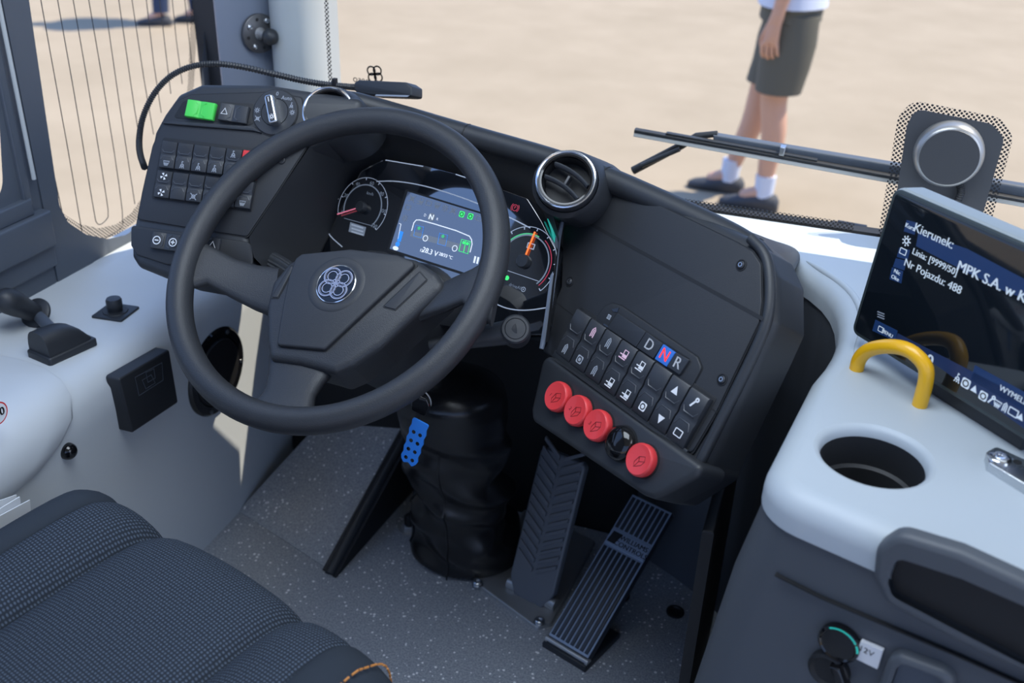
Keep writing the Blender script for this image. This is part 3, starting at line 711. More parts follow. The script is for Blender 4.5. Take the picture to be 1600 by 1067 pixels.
# --- centre console
body = FC.Ls([(876, 330), (912, 262), (950, 262), (1158, 362), (1186, 384), (1204, 425), (1204, 500), (1184, 545), (1100, 722), (1096, 735), (1030, 778), (1004, 776), (824, 652), (824, 628), (846, 545), (862, 480), (874, 360)])
m = MB(); m.prism(FC, body, -0.07, -0.002, BLK, bev=.022, rad=.014, seg=5); m.build('console_body', dash)
panel = FC.Ls(crop5([(525, 288), (1255, 640), (1340, 688), (1388, 760)]) + crop6([(1160, 100), (1148, 190), (950, 602), (832, 802), (145, 318), (165, 300), (205, 100), (235, 25)]) + crop5([(292, 560), (345, 500), (440, 400)]), 0)
m = MB(); m.prism(FC, inset(panel if area2(panel) > 0 else panel[::-1], -.0014), -.004, .0004, DRK, rad=.006)
m.prism(FC, panel, -.001, .0024, BLK2, bev=.0012, rad=.008)
def cl(pts, h=.0024): return FC.Ls(pts, h)
m.prism(FC, cl([(903, 339), (930, 351), (1194, 496), (1192, 502), (925, 354)]), .002, .0027, DRK)
m.stroke(FC, cl([(868, 472), (905, 499)]), .0012, DRK, .0024); m.stroke(FC, cl([(1073, 612), (1120, 644)]), .0012, DRK, .0024)
cp = m.build('console_panel', dash)
for x, y in ((944, 300), (1158, 414), (890, 440), (1128, 593)):
    q = MB(); u, v = FC.L(x, y, .003); q.lathe(FC, [(.0072, .0022), (.0070, .0032), (.0058, .0034), (.0055, .0026)], DRK, 24, u, v); q.lathe(FC, [(.0046, .002), (.0046, .0040), (.0036, .0050), (.0018, .0050), (.0015, .0038), (.0003, .0038)], SWM, 20, u, v); q.circ(FC, u, v, .0022, .0006, SIL, .005, n=14); q.build('screw', cp)
# switch bed and eight switches
a8, b8 = np.array(FC.L(*crop6([(281, 248)])[0], .010)), np.array(FC.L(*crop6([(810, 630)])[0], .010))
du = (b8 - a8) / 7; rot8 = math.atan2(du[1], du[0]); pitch = np.linalg.norm(du)
m = MB(); f = FC.at(*((a8 + b8) / 2), 0, rot8)
m.box(f, -pitch * 4.05, pitch * 4.05, -.036, .036, .002, .0034, DRK, .0006, .003); m.prism(f, [(-pitch * 4.1, -.040), (pitch * 4.15, -.040), (pitch * 4.15, -.030), (-pitch * 4.1, -.030)], .002, .007, BLK, .001); bed = m.build('switch_row', dash)
ic8 = [('none', 'door', DIM), ('door', 'gearbox', PNK), ('door', 'door', DIM), ('bus', 'bus', PNK), ('bus', 'bus', WHT), ('none', 'gearbox', DIM), ('up', 'down', WHT), ('key', 'box', WHT)]
for i, (a, c, tm) in enumerate(ic8):
    p = a8 + du * i; rocker(bed, FC.at(p[0], p[1], .003, rot8), pitch * .94, .064, SWM, a, c, tm, DIM if i < 3 else WHT, isz=.013)
# gear selector
gs = FC.Ls(crop6([(372, 200), (430, 115), (465, 100), (510, 113), (862, 350), (882, 400), (822, 512), (800, 505)]), .003)
m = MB(); m.prism(FC, inset(gs if area2(gs) > 0 else gs[::-1], -.0012), .002, .0028, DRK, rad=.006); m.prism(FC, gs, .002, .0050, BLK2, bev=.0015, rad=.007)
m.prism(FC, FC.Ls(crop6([(486, 143), (438, 215), (772, 438), (826, 357)]), .005), .005, .0056, DRK, rad=.002)
for q in ([(462, 128), (497, 122), (490, 142), (470, 140)], [(415, 208), (428, 194), (448, 206), (440, 220)]): m.prism(FC, FC.Ls(crop6(q), .005), .005, .0058, GLO)
u, v = FC.L(*crop6([(450, 164)])[0], .005); m.prism(FC, [(u - .003, v - .003), (u + .003, v - .003), (u + .003, v + .003), (u - .003, v + .003)], .005, .0054, DIM); m.circ(FC, u, v, .0016, .0006, BLK, .0053, n=10)
sel = m.build('gear_selector', dash)
bx = mat('selected_gear_blue', (0.03, 0.12, 0.42), 0.4, emit=(0.02, 0.12, 0.5), es=0.35)
NRED = mat('lit_red_letter', (0.9, 0.05, 0.04), 0.4, emit=(1, 0.06, 0.05), es=0.8)
for q, s, mm, tm, lb in (([(490, 146), (442, 215), (575, 304), (622, 232)], '', SWM, WHT, None), ([(624, 233), (577, 305), (654, 356), (700, 288)], 'D', SWM, WHT, None), ([(702, 289), (662, 358), (716, 394), (758, 328)], 'N', bx, NRED, 'blue lit gear button with a red letter'), ([(760, 328), (718, 394), (776, 432), (822, 362)], 'R', SWM, WHT, None)):
    w = MB(); P = FC.Ls(crop6(q), .008); w.prism(FC, P, .005, .009, mm, bev=.0008, rad=.001)
    cu, cv = np.mean(P, 0); th = math.atan2(P[3][1] - P[0][1], P[3][0] - P[0][0])
    if s: w.text(FC, s, cu, cv, .019, tm, .009, rot=th, bold=.0002)
    if s == 'N':
        for k in (-1, 1): w.stroke(FC, [(cu - .009, cv + .0115 * k), (cu + .009, cv + .0115 * k)], .001, DRK, .009)
    tag(w.build('gear_button', sel), lb)
# lower strip with the round push buttons
st = FC.Ls(crop6([(135, 318), (870, 850), (850, 900), (690, 985), (640, 1003), (590, 985), (78, 640), (74, 590)]), .02)
m = MB(); m.prism(FC, st, -.03, .016, BLK, bev=.007, rad=.012, seg=4); u0 = FC.Ls(crop6([(150, 345), (300, 470), (760, 800), (830, 830), (300, 450)]), .016)
m.prism(FC, FC.Ls(crop6([(190, 352), (330, 440), (640, 670), (760, 745), (640, 680), (320, 450)]), .016), .0155, .0168, BLK2)
sp = m.build('button_strip', dash)
for i, (x, y) in enumerate(((869, 619), (900, 641), (931, 664), (964, 691), (999, 718))):
    u, v = FC.L(x, y, .026); R = .0195 if i != 3 else .021; f = FC.at(u, v, .016, rot8 + .0)
    mm = GLO if i == 3 else RED
    w = MB(); w.lathe(f, [(R * 1.06, 0), (R * 1.06, .0012), (R * .9, .0014)], DRK, 36)
    w.lathe(f, [(R * .96, .001), (R, .004), (R, .009), (R * .97, .011), (R * .90, .0124), (R * .6, .0116), (.0003, .0112)] if i != 3 else [(R * .96, .001), (R, .004), (R * .97, .008), (R * .8, .012), (R * .5, .0145), (.0003, .0155)], mm, 40)
    if i != 3:
        a = .9
        g = f.at(0, 0, .0114, -.35)
        w.stroke(g, [(-.002, -.006), (-.002, .003), (.004, .009), (.008, .005), (.008, -.001)], .0007, REDP, 0); w.stroke(g, [(-.002, .003), (.002, -.001), (.002, -.010), (-.002, -.006)], .0007, REDP, 0); w.stroke(g, [(.002, -.001), (.008, .005)], .0007, REDP, 0); w.stroke(g, [(.002, -.010), (.008, -.001)], .0007, REDP, 0)
        if i < 3: w.text(g, '123'[i], -.007, -.005, .007, REDP, 0)
    tag(w.build('push_button', sp), 'glossy black domed push button' if i == 3 else 'red push button with a door symbol')
m = MB(); P = smooth_loop([FC.W(*FC.L(x, y, -.002), -.004) for x, y in ((1172, 372), (1196, 396), (1203, 440), (1200, 495), (1180, 545), (1138, 630), (1092, 722))], 2, False); m.tube(P, .0065, BLK, n=12); m.build('side_ridge', dash)
# silver edge between cluster and console
m = MB(); m.tube([FC.W(*FC.L(x, y, .016), .016) for x, y in ((880, 342), (872, 372), (866, 420), (858, 480), (850, 528), (846, 545))], [.002, .004, .0045, .0045, .004, .003], mat('grey_edge', (0.17, 0.20, 0.25), 0.35), n=8); m.build('edge_trim', dash)
m = MB(); m.tube([FC.W(*FC.L(x, y, .017), .017) for x, y in ((858, 342), (864, 362), (868, 384))], .0026, TEAL, n=8); tag(m.build('teal_accent', dash), 'thin teal accent strip')
# --- padded top rail and hood
rail = [(500, 149, 1.40), (530, 155, 1.40), (560, 162, 1.40), (630, 182, 1.395), (700, 203, 1.375), (780, 226, 1.345), (850, 246, 1.315), (910, 266, 1.285), (950, 279, 1.265), (1050, 324, 1.205), (1120, 357, 1.162), (1160, 378, 1.138), (1186, 398, 1.122), (1203, 428, 1.108), (1208, 470, 1.094), (1204, 505, 1.084)]
RP = [dep(x, y, w + .03) for x, y, w in rail]
RS = smooth_loop(RP, 2, False)
m = MB(); n = len(RS); m.tube(RS, [.016 * min(1, .55 + .05 * min(i, n - 1 - i)) for i in range(n)], BLK, n=14, flat=1.0); tr = m.build('top_rail', dash)
for k in (.30, .52, .76):
    m = MB(); i = int(k * n); t = nrm(RS[i + 1] - RS[i - 1]); m.tube([RS[i] - t * .0008, RS[i] + t * .0008], .0165, DRK, n=16); m.build('rail_seam', tr)
lip = [dep(x, y, w) for x, y, w in ((397, 402, 1.36), (389, 371, 1.365), (436, 300, 1.37), (482, 232, 1.372), (500, 190, 1.40), (560, 168, 1.42), (630, 188, 1.415), (700, 208, 1.395), (780, 232, 1.365), (840, 252, 1.335), (862, 330, 1.31), (874, 372, 1.29), (866, 420, 1.285), (852, 535, 1.26))]
inn = [dep(x, y, w - .048) for x, y, w in ((470, 480, 1.50), (502, 390, 1.535), (533, 325, 1.555), (564, 268, 1.57), (585, 256, 1.565), (604, 248, 1.56), (661, 257, 1.53), (712, 270, 1.505), (785, 295, 1.47), (824, 309, 1.45), (846, 345, 1.425), (870, 392, 1.40), (866, 450, 1.37), (858, 530, 1.345))]
mid = [a * .35 + c * .65 + np.array([0, .004, -.004]) for a, c in zip(lip, inn)]
m = MB(); m.loft([lip, mid, inn], BLK2, closed=False); m.build('hood_recess', dash, fix=False)
bk = [np.array([p[0] + .02, max(p[1] + .06, 1.50), min(p[2] - .06, .66)]) for p in RS]
m = MB(); m.loft([[p + np.array([0, .006, -.004]) for p in RS], [p * .55 + q * .45 + np.array([0, .0, .01]) for p, q in zip(RS, bk)], bk, [q - np.array([0, .0, .25]) for q in bk]], BLK, closed=False); m.build('back_cover', dash, fix=False)
# ================================================================== INSTRUMENT CLUSTER
def crop4(pts): return [(490 + x / 3.5575, 220 + y / 3.5575) for x, y in pts]
DIAL = mat('cluster_glass', (0.008, 0.010, 0.014), 0.06, spec=1.0, coat=1.0, ior=2.4)
SCR = mat('display_panel', (0.010, 0.013, 0.02), 0.07, spec=1.0, emit=(0.045, 0.065, 0.12), es=1.0, coat=1.0, ior=1.8)
LIN = mat('cluster_print', (0.35, 0.40, 0.48), 0.5, emit=(0.45, 0.5, 0.6), es=0.22)
SOFT = mat('cluster_print_soft', (0.14, 0.17, 0.22), 0.5, emit=(0.3, 0.36, 0.45), es=0.22)
SCW = mat('screen_text', (0.4, 0.45, 0.5), 0.5, emit=(0.75, 0.82, 0.95), es=0.8)
GLW = mat('lit_green', (0.05, 0.6, 0.12), 0.5, emit=(0.05, 0.9, 0.2), es=0.8)
GLWD = mat('lit_green_dim', (0.05, 0.4, 0.15), 0.5, emit=(0.1, 0.7, 0.3), es=0.4)
BLW = mat('lit_blue', (0.02, 0.15, 0.5), 0.5, emit=(0.03, 0.25, 0.8), es=0.8)
REW = mat('lit_red', (0.5, 0.03, 0.06), 0.5, emit=(0.8, 0.05, 0.12), es=0.12)
clu = thing('instrument_cluster', FK.W(0, 0, -.02), 'glossy dark instrument cluster with two dials and a central screen behind the steering wheel', 'instrument cluster')
out = FK.Ls([(602, 249), (661, 258), (712, 271), (785, 296), (824, 310), (846, 345), (869, 390), (864, 460), (856, 522), (800, 524), (690, 508), (580, 470), (492, 440), (504, 389), (535, 325), (565, 268)])
m = MB(); m.prism(FK, out, -.03, 0.0, DIAL, bev=.001, rad=.01); m.build('housing', clu)
def kl(pts, h=0): return [np.array(p) for p in FK.Ls(crop4(pts), h)]
m = MB(); m.stroke(FK, smooth_loop(kl([(350, 226), (450, 222), (600, 245), (760, 292), (940, 358), (1090, 425), (1205, 485)]), 2, False), .0016, LIN)
m.stroke(FK, smooth_loop(kl([(160, 590), (80, 520), (62, 450), (80, 390), (140, 320)]), 2, False), .0016, LIN)
m.stroke(FK, smooth_loop(kl([(1010, 905), (1080, 935), (1180, 945), (1310, 925)]), 2, False), .0016, LIN)
m.stroke(FK, kl([(400, 107), (610, 142)]), .0014, LIN); m.stroke(FK, kl([(790, 186), (870, 212)]), .0014, LIN)
m.build('printed_lines', clu)
def gauge(name, c, rpx, a0, a1, nm, ang, hub, parts, ln):
    cu, cv = FK.L(*crop4([c])[0]); e = FK.L(*crop4([(c[0] + rpx, c[1])])[0]); R = abs(e[0] - cu)
    m = MB(); m.circ(FK, cu, cv, R, .0009, LIN, 0, a0, a1, 48); m.circ(FK, cu, cv, R * .76, .0018, SOFT, 0, a0, a1, 48)
    for k in range(parts + 1):
        a = math.radians(a0 + (a1 - a0) * k / parts); q = np.array([math.cos(a), math.sin(a)])
        m.stroke(FK, [np.array([cu, cv]) + q * R * .92, np.array([cu, cv]) + q * R * 1.0], .0014, LIN)
    g = m
    return cu, cv, R, g
cu, cv, R, m = gauge('speedometer', (272, 370), 142, 205, -35, None, 0, 0, 7, 1)
for i, s in enumerate(('0', '20', '40', '60', '80', '100', '120')):
    a = math.radians(205 - 40 * i); m.text(FK, s, cu + R * .84 * math.cos(a), cv + R * .84 * math.sin(a), .008, SOFT)
m.text(FK, 'km/h', cu + .006, cv + R * .5, .0065, SOFT)
m.prism(FK, kl([(205, 452), (292, 480), (280, 530), (195, 505)]), 0, .0004, SOFT); m.stroke(FK, kl([(170, 430), (345, 478)]), .0008, SOFT)
for y in (470, 490, 508): m.stroke(FK, kl([(212, y - 4), (278, y + 16)]), .002, LIN, .0004)
sp_ = m.build('speedometer', clu)
m = MB(); m.lathe(FK, [(.0085, 0), (.0085, .006), (.007, .008), (.0003, .008)], BLK, 28, cu, cv); m.build('hub_cap', sp_)
m = MB(); nd = FK.L(*crop4([(130, 408)])[0], .004); d = nrm(np.array(nd) - np.array([cu, cv])); m.stroke(FK, [np.array([cu, cv]) + d * .007, np.array(nd)], .0016, PNKN, .003, .001); tag(m.build('needle', sp_), 'pink needle')
cu, cv, R, m = gauge('power_gauge', (1172, 672), 185, 160, -40, None, 0, 0, 8, 1)
m.circ(FK, cu, cv, R * .80, .0016, GLWD, 0, 160, 75, 24); m.circ(FK, cu, cv, R * .84, .0012, REW, 0, 60, -38, 24); m.stroke(FK, kl([(1080, 722), (1250, 780)]), .0008, LIN)
gx = kl([(1208, 585)])[0]; m.prism(FK, rounded([tuple(gx + q) for q in np.array([(-.006, -.004), (.006, -.004), (.006, .004), (-.006, .004)])], .001), 0, .0003, LIN, holes=[[tuple(gx + q) for q in np.array([(-.0045, -.0025), (.0045, -.0025), (.0045, .0025), (-.0045, .0025)])]])
pg = m.build('power_gauge', clu)
m = MB(); m.lathe(FK, [(.0095, 0), (.0095, .006), (.008, .008), (.0003, .008)], BLK, 28, cu, cv); m.build('hub_cap', pg)
m = MB(); nd = np.array(FK.L(*crop4([(1230, 505)])[0], .004)); d = nrm(nd - np.array([cu, cv])); m.stroke(FK, [np.array([cu, cv]) + d * .008, nd], .0024, mat('orange_pointer', (0.95, 0.18, 0.03), 0.5, emit=(1, 0.2, 0.03), es=0.7), .003, .001); tag(m.build('needle', pg), 'orange needle')
m = MB(); g = kl([(1075, 762)])[0]; m.disc(FK, g[0], g[1], .0032, GLW); tag(m.build('indicator_lamp', clu), 'small lit green lamp')
m = MB(); g = kl([(1120, 372)])[0]; m.circ(FK, g[0], g[1], .0042, .0008, REW); m.text(FK, 'P', g[0], g[1], .006, REW); m.circ(FK, g[0], g[1], .0062, .0007, REW, 0, -50, 50, 8); m.circ(FK, g[0], g[1], .0062, .0007, REW, 0, 130, 230, 8); tag(m.build('warning_lamp', clu), 'dim red parking brake lamp')
m = MB(); g = kl([(1128, 812)])[0]; m.text(FK, 'driveAID', g[0], g[1], .0065, SOFT, rot=-.04); g = kl([(1166, 826)])[0]; m.circ(FK, g[0], g[1], .0030, .0008, LIN); m.disc(FK, g[0], g[1], .001, LIN); m.build('printed_caption', clu)
m = MB(); sr = kl([(512, 268), (1010, 420), (905, 770), (408, 608)]); m.prism(FK, rounded([tuple(p) for p in sr], .002), 0, .0004, DRK); 
si = kl([(524, 282), (1000, 428), (898, 752), (424, 600)], .0004); m.prism(FK, [tuple(p) for p in si], .0004, .0008, SCR)
def kd(pts): return kl(pts, .0008)
H = .0008
g = kd([(655, 425)])[0]; m.disc(FK, g[0], g[1], .0062, SOFT, H); m.text(FK, 'N', g[0], g[1], .011, SCW, H + .0003, bold=.0003)
for (x, y), s in (((620, 414), 'D'), ((688, 436), 'R')): g = kd([(x, y)])[0]; m.text(FK, s, g[0], g[1], .0055, SCW, H)
m.stroke(FK, smooth_loop(kd([(545, 500), (562, 440), (600, 440), (860, 520), (885, 560), (870, 620)]), 1, False), .0014, SCW, H)
m.prism(FK, [tuple(p) for p in kd([(545, 500), (875, 590), (866, 622), (535, 530)])], H, H + .0002, SOFT)
for x, y in ((622, 542), (785, 598)): g = kd([(x, y)])[0]; m.circ(FK, g[0], g[1], .004, .001, SCW, H + .0002, n=14)
for x, y, mm in ((585, 500, BLW), (718, 545, BLW)):
    q = kd([(x - 16, y - 32), (x + 28, y - 20), (x + 16, y + 40), (x - 28, y + 28)]); m.stroke(FK, q, .0007, mm, H + .0003, closed=True); g = kd([(x + 2, y - 14)])[0]; m.disc(FK, g[0], g[1], .0025, GLWD, H + .0003)
q = kd([(824, 548), (872, 560), (858, 628), (808, 612)]); m.stroke(FK, q, .001, GLW, H + .0003, closed=True); m.stroke(FK, kd([(848, 554), (834, 620)]), .001, GLW, H + .0003)
for x, y in ((835, 566), (856, 572)): g = kd([(x, y)])[0]; m.disc(FK, g[0], g[1], .0022, GLW, H + .0003)
for (x, y), s, z in (((648, 618), '28.3 V', .0105), ((600, 610), '12', .006), ((735, 640), '28/33 °C', .0065)): g = kd([(x, y)])[0]; m.text(FK, s, g[0], g[1], z, SCW, H, rot=-.02, bold=.0002)
for (x, y), k, mm in (((548, 322), 'strike', SOFT), ((595, 334), 'bus', SOFT), ((640, 347), 'box', SOFT), ((688, 358), 'screen', SOFT), ((732, 374), 'sun', SOFT), ((776, 388), 'strike', SOFT), ((824, 408), 'gearbox', GLW), ((872, 420), 'gearbox', GLW), ((920, 432), 'box', SOFT), ((524, 370), 'box', SOFT), ((508, 430), 'sun', SOFT)): g = kd([(x, y)])[0]; icon(m, FK, g[0], g[1], .0105, k, mm, H)
m.prism(FK, [tuple(p) for p in kd([(480, 500), (500, 506), (484, 562), (464, 556)])], H, H + .0003, BLW); g = kd([(467, 574)])[0]; m.disc(FK, g[0], g[1], .0038, BLW, H); m.stroke(FK, kd([(470, 545), (486, 462), (476, 459)]), .001, SCW, H)
g = kd([(456, 597)])[0]; m.disc(FK, g[0], g[1], .005, SCW, H, ev=.6); m.prism(FK, [tuple(p) for p in kd([(895, 640), (905, 643), (896, 680), (887, 677)])], H, H + .0003, SCW)
m.prism(FK, [tuple(p) for p in kd([(912, 645), (922, 648), (913, 685), (904, 682)])], H, H + .0003, SCW)
m.build('display_screen', clu)
# ================================================================== STEERING WHEEL
WN = nrm((-.08, -.637, .767)); WC = np.array([-.579, 1.037, .725])
FWH = Fr(WC, np.cross((0, 0, 1.0), WN), np.cross(WN, np.cross((0, 0, 1.0), WN)))
if FWH.u[0] < 0: FWH = Fr(WC, -FWH.u, -FWH.v)
def crop7(pts): return [(250 + x / 2.014, 160 + y / 2.014) for x, y in pts]
def wl(pts, h=0.0): return FWH.Ls(crop7(pts), h)
wheel = thing('steering_wheel', WC, 'large black three-spoke steering wheel with a silver four-petal emblem on its hub', 'steering wheel')
RW = .217
m = MB(); rings = []
for k in range(120):
    a = 2 * math.pi * k / 120; d = FWH.u * math.cos(a) + FWH.v * math.sin(a)
    rings.append([WC + d * (RW + .0172 * math.cos(t)) + FWH.n * .0178 * math.sin(t) for t in np.linspace(0, 2 * math.pi, 20, endpoint=False)])
m.loft(rings + [rings[0]], WHL, caps=False); m.build('rim', wheel, angle=80)
def spoke(name, A, B, th0=.016, th1=.024, drop=-.030):
    """A = edge points (one side) rim->hub, B = the other side; thickness grows to the hub, hub end sits lower than the rim"""
    n = len(A); rings = []
    for i in range(n):
        t = i / (n - 1); dp = drop * (t * t * (3 - 2 * t)); th = th0 + (th1 - th0) * t
        a, c = FWH.L(*A[i], dp), FWH.L(*B[i], dp); a, c = np.array(a), np.array(c); mid = (a + c) / 2; R = []
        for k in range(16):
            q = 2 * math.pi * k / 16; cx_, sy_ = math.cos(q), math.sin(q)
            cx_ = math.copysign(abs(cx_) ** .45, cx_); sy_ = math.copysign(abs(sy_) ** .7, sy_)
            p = mid + (c - a) / 2 * cx_; R.append(FWH.W(p[0], p[1], dp + th * .5 * sy_ - .004))
        rings.append(R)
    q = MB(); q.loft(rings, WHL); return q.build(name, wheel, angle=60)
spoke('spoke', crop7([(60, 420), (120, 428), (170, 455), (240, 492), (310, 512), (380, 520)]), crop7([(52, 640), (92, 580), (150, 572), (220, 612), (290, 648), (370, 680)]))
spoke('spoke', crop7([(1090, 420), (1020, 500), (985, 522), (930, 548), (880, 575), (800, 600)]), crop7([(1040, 700), (948, 628), (900, 650), (850, 668), (790, 690), (730, 700)]))
spoke('spoke', crop7([(240, 1000), (300, 938), (328, 905), (338, 860), (342, 800), (350, 760)]), crop7([(560, 1020), (478, 960), (484, 920), (510, 880), (545, 845), (560, 800)]))
hubo = wl([(398, 500), (440, 474), (560, 458), (700, 466), (800, 486), (870, 530), (893, 566), (880, 590), (770, 690), (690, 765), (600, 826), (545, 850), (500, 836), (430, 818), (338, 806), (328, 740), (328, 640), (348, 560)], -.008)
m = MB(); m.prism(FWH, hubo, -.075, -.010, WHL, bev=.010, rad=.012, seg=4, back=True); m.build('hub', wheel)
padp = wl([(425, 490), (445, 475), (600, 460), (745, 478), (808, 503), (515, 777), (365, 763), (385, 640), (405, 545)], -.004)
m = MB(); pp = padp if area2(padp) > 0 else padp[::-1]
m.prism(FWH, inset(pp, -.0013), -.012, -.0098, DRK, rad=.004); m.prism(FWH, pp, -.012, -.004, WHS, bev=.003, rad=.006)
hc = m.build('hub_cover', wheel)
for P in ([(815, 530), (838, 556), (738, 650), (700, 640)], [(412, 508), (418, 520), (368, 612), (348, 612)]):
    m = MB(); q = wl(P, -.007); q = q if area2(q) > 0 else q[::-1]; m.prism(FWH, inset(q, -.0012), -.012, -.0094, DRK, rad=.002); m.prism(FWH, q, -.012, -.0082, WHS, bev=.0012, rad=.002); m.build('control_strip', wheel)
cu, cv = FWH.L(*crop7([(554, 571)])[0], -.003)
m = MB(); f = FWH.at(cu, cv, -.004, -.12); K = .83; m.lathe(f, [(.039, .0), (.036, .0014), (.030, .0004), (.028, .0002)], WHS, 48, ring=False); m.lathe(f, [(.0272, 0), (.0272, .0016), (.0262, .0022), (.0252, .0012)], CHR, 48); m.lathe(f, [(.0254, .001), (.0254, .0018), (.0005, .0022)], GLO, 48)
EMB = mat('emblem_silver', (0.62, 0.60, 0.66), 0.35, 1.0)
for k in range(4):
    a = math.radians(45 + 90 * k) + .12; x, y = .0122 * math.cos(a), .0122 * math.sin(a)
    for rr, ww in ((.0114, .0012), (.0098, .0004), (.0066, .0010)): m.circ(f, x, y, rr, ww, EMB, .0022, th=.0008, n=30)
tag(m.build('emblem', hc), 'round black badge with four interlaced silver petals')
# ================================================================== STEERING COLUMN
colm = thing('steering_column', (-.52, 1.39, 0), 'black steering column with ribbed stalk, lever and wrinkled leather gaiter below the wheel', 'steering column')
m = MB(); R = []
for dd, rr, eu in ((-.078, .055, 1.0), (-.10, .075, 1.05), (-.13, .085, 1.1), (-.20, .085, 1.1), (-.26, .075, 1.05)):
    R.append([FWH.W(rr * eu * math.cos(t), rr * math.sin(t) - .004, dd) for t in np.linspace(0, 2 * math.pi, 24, endpoint=False)])
m.loft(R, BLK2); m.build('shroud', colm)
m = MB(); P0 = FWH.W(.02, -.02, -.20)
base_c = np.array([-.525, 1.395, .0]); top_c = np.array([-.505, 1.24, .50])
R = []
_T = (0.0, .03, .08, .16, .24, .32, .40, .48, .56, .64, .72, .80, .86, .90, .92); _X = (.106, .107, .100, .088, .083, .088, .082, .080, .086, .084, .090, .092, .088, .06, .01)
for t in list(np.linspace(0, .86, 44)) + [.885, .90, .92]:
    rx = float(np.interp(t, _T, _X)); c = base_c * (1 - t) + top_c * t; amp = max(0.0, min(1.0, t / .08, (.72 - t) / .1)); ring = []
    for a in np.linspace(0, 2 * math.pi, 64, endpoint=False):
        f1 = 1 - 2 * abs(((t * 3.6 + .22 * math.sin(a + .6) + .10 * math.sin(2 * a + 2)) % 1.0) - .5) * 2
        f2 = 1 - abs(math.sin(1.5 * a + 7 * t + 1.1 * math.sin(3 * t * 6))) * 1.6
        k = 1 + amp * (.10 * f1 + .12 * f2 + .03 * math.sin(5 * a + 30 * t))
        ring.append(c + np.array([rx * k * math.cos(a), rx * .96 * k * math.sin(a), 0]))
    R.append(ring)
m.loft(R, LEA); g = m.build('gaiter', colm, angle=80, sub=1)
m = MB()
for a0 in (3.6, 4.75):
    m.tube([R[i][int(a0 / (2 * math.pi) * 64) % 64] + np.array([0, -.001, .001]) for i in range(0, 34)], .0016, LEA, n=6)
m.build('seam', g)
m = MB()
P = [FWH.W(*FWH.L(x, y, -.085), -.085) for x, y in ((372, 388), (400, 398), (440, 420), (520, 470))]
rr = .0155; rings = []
for i, p in enumerate(P):
    ax = nrm(P[min(i + 1, 3)] - P[max(i - 1, 0)]); a = nrm(np.cross(ax, FWH.n)); c = np.cross(a, ax)
    rings.append([p + (rr * (1 + .07 * (k % 2)) * (.7 if i == 3 else 1)) * (math.cos(2 * math.pi * k / 40) * a + math.sin(2 * math.pi * k / 40) * c) for k in range(40)])
e = P[0] - nrm(P[1] - P[0]) * .003; rings = [[e + (q - P[0]) * .8 for q in rings[0]]] + rings
m.loft(rings, BLK); m.build('ribbed_stalk', colm, angle=20)
m = MB(); A = FWH.W(*FWH.L(742, 528, -.07), -.07); B = FWH.W(*FWH.L(806, 517, -.07), -.07); A = A - (B - A) * 1.1
m.tube([A, A * .4 + B * .6, B], [.009, .0135, .0165], BLK, n=20)
m.tube([B, B + nrm(B - A) * .004, B + nrm(B - A) * .006], [.0165, .0165, .012], BLK2, n=24)
ls = m.build('lever_stalk', colm)
# end button seen on the stalk: a shallow round cap turned to the driver
fe = Fr(B, FWH.u, FWH.v); n_ = nrm(EYE - B) * .75 + FWH.n * .25; fe = Fr(B, nrm(np.cross((0, 0, 1.0), nrm((.2, -.75, .6)))), np.cross(nrm((.2, -.75, .6)), nrm(np.cross((0, 0, 1.0), nrm((.2, -.75, .6))))))
m = MB(); m.lathe(fe, [(.0185, -.022), (.0185, .013), (.0165, .0155), (.0135, .0155), (.013, .0145), (.0125, .0155), (.002, .0157), (.0003, .0158)], BLK, 36); m.build('end_cap', ls)
# key with blue tag
kc = dep(658, 632, 1.215)
key = thing('ignition_key', kc, 'black ignition key with ring hanging beneath the steering wheel', 'key')
KF = Fr(kc, nrm((1, -.1, 0)), (0, .1, 1.0))
m = MB(); f = KF.at(0, 0, 0, -.2); m.prism(f, [(-.010, -.012), (.010, -.012), (.012, .004), (.006, .012), (-.006, .012), (-.012, .004)], -.003, .003, GLO, .001, .003); m.box(f, -.0035, .0035, -.036, -.010, -.001, .001, DRK); m.build('key_body', key)
m = MB(); m.tube([KF.W(.002 + .011 * math.cos(a), .008 + .015 * math.sin(a), .006 * math.sin(a)) for a in np.linspace(0, 2 * math.pi, 24, endpoint=False)], .0009, STL, n=6, closed=True); m.build('key_ring', key)
tgf = Fr(dep(648, 690, 1.19), nrm((1, -.12, -.24)), (.24, .1, 1.0))
m = MB(); o = []
hs = []
for i in range(5):
    o.append((-.0105 - .0006 * (i % 2), -.031 + .0145 * i)); o.append((-.0090, -.024 + .0145 * i))
o = [(-.010, -.029), (-.0115, -.024), (-.0100, -.018), (-.0115, -.011), (-.0100, -.005), (-.0115, .002), (-.0100, .008), (-.0115, .015), (-.0100, .021), (-.0110, .030)]
outl = o + [(.0110, .030)] + [(-x, y) for x, y in o[::-1]][1:] + [(.006, -.0335), (0, -.030), (-.006, -.0335)]
hs = [[(cx0 + .0026 * math.cos(a), cy0 + .0026 * math.sin(a)) for a in np.linspace(0, 2 * math.pi, 10, endpoint=False)] for cx0 in (-.0045, .0045) for cy0 in (-.025, -.0125, .0, .0125)]
m.prism(tgf, outl, -.0012, .0012, BLU, rad=.002, holes=hs); tag(m.build('key_fob'), 'bright blue pierced tag hanging from the ignition key', 'key fob')
# ================================================================== FLOOR AND PEDALS
h20 = math.radians(20); HV = np.array([math.sin(h20), math.cos(h20), 0]); HR = np.array([math.cos(h20), -math.sin(h20), 0])
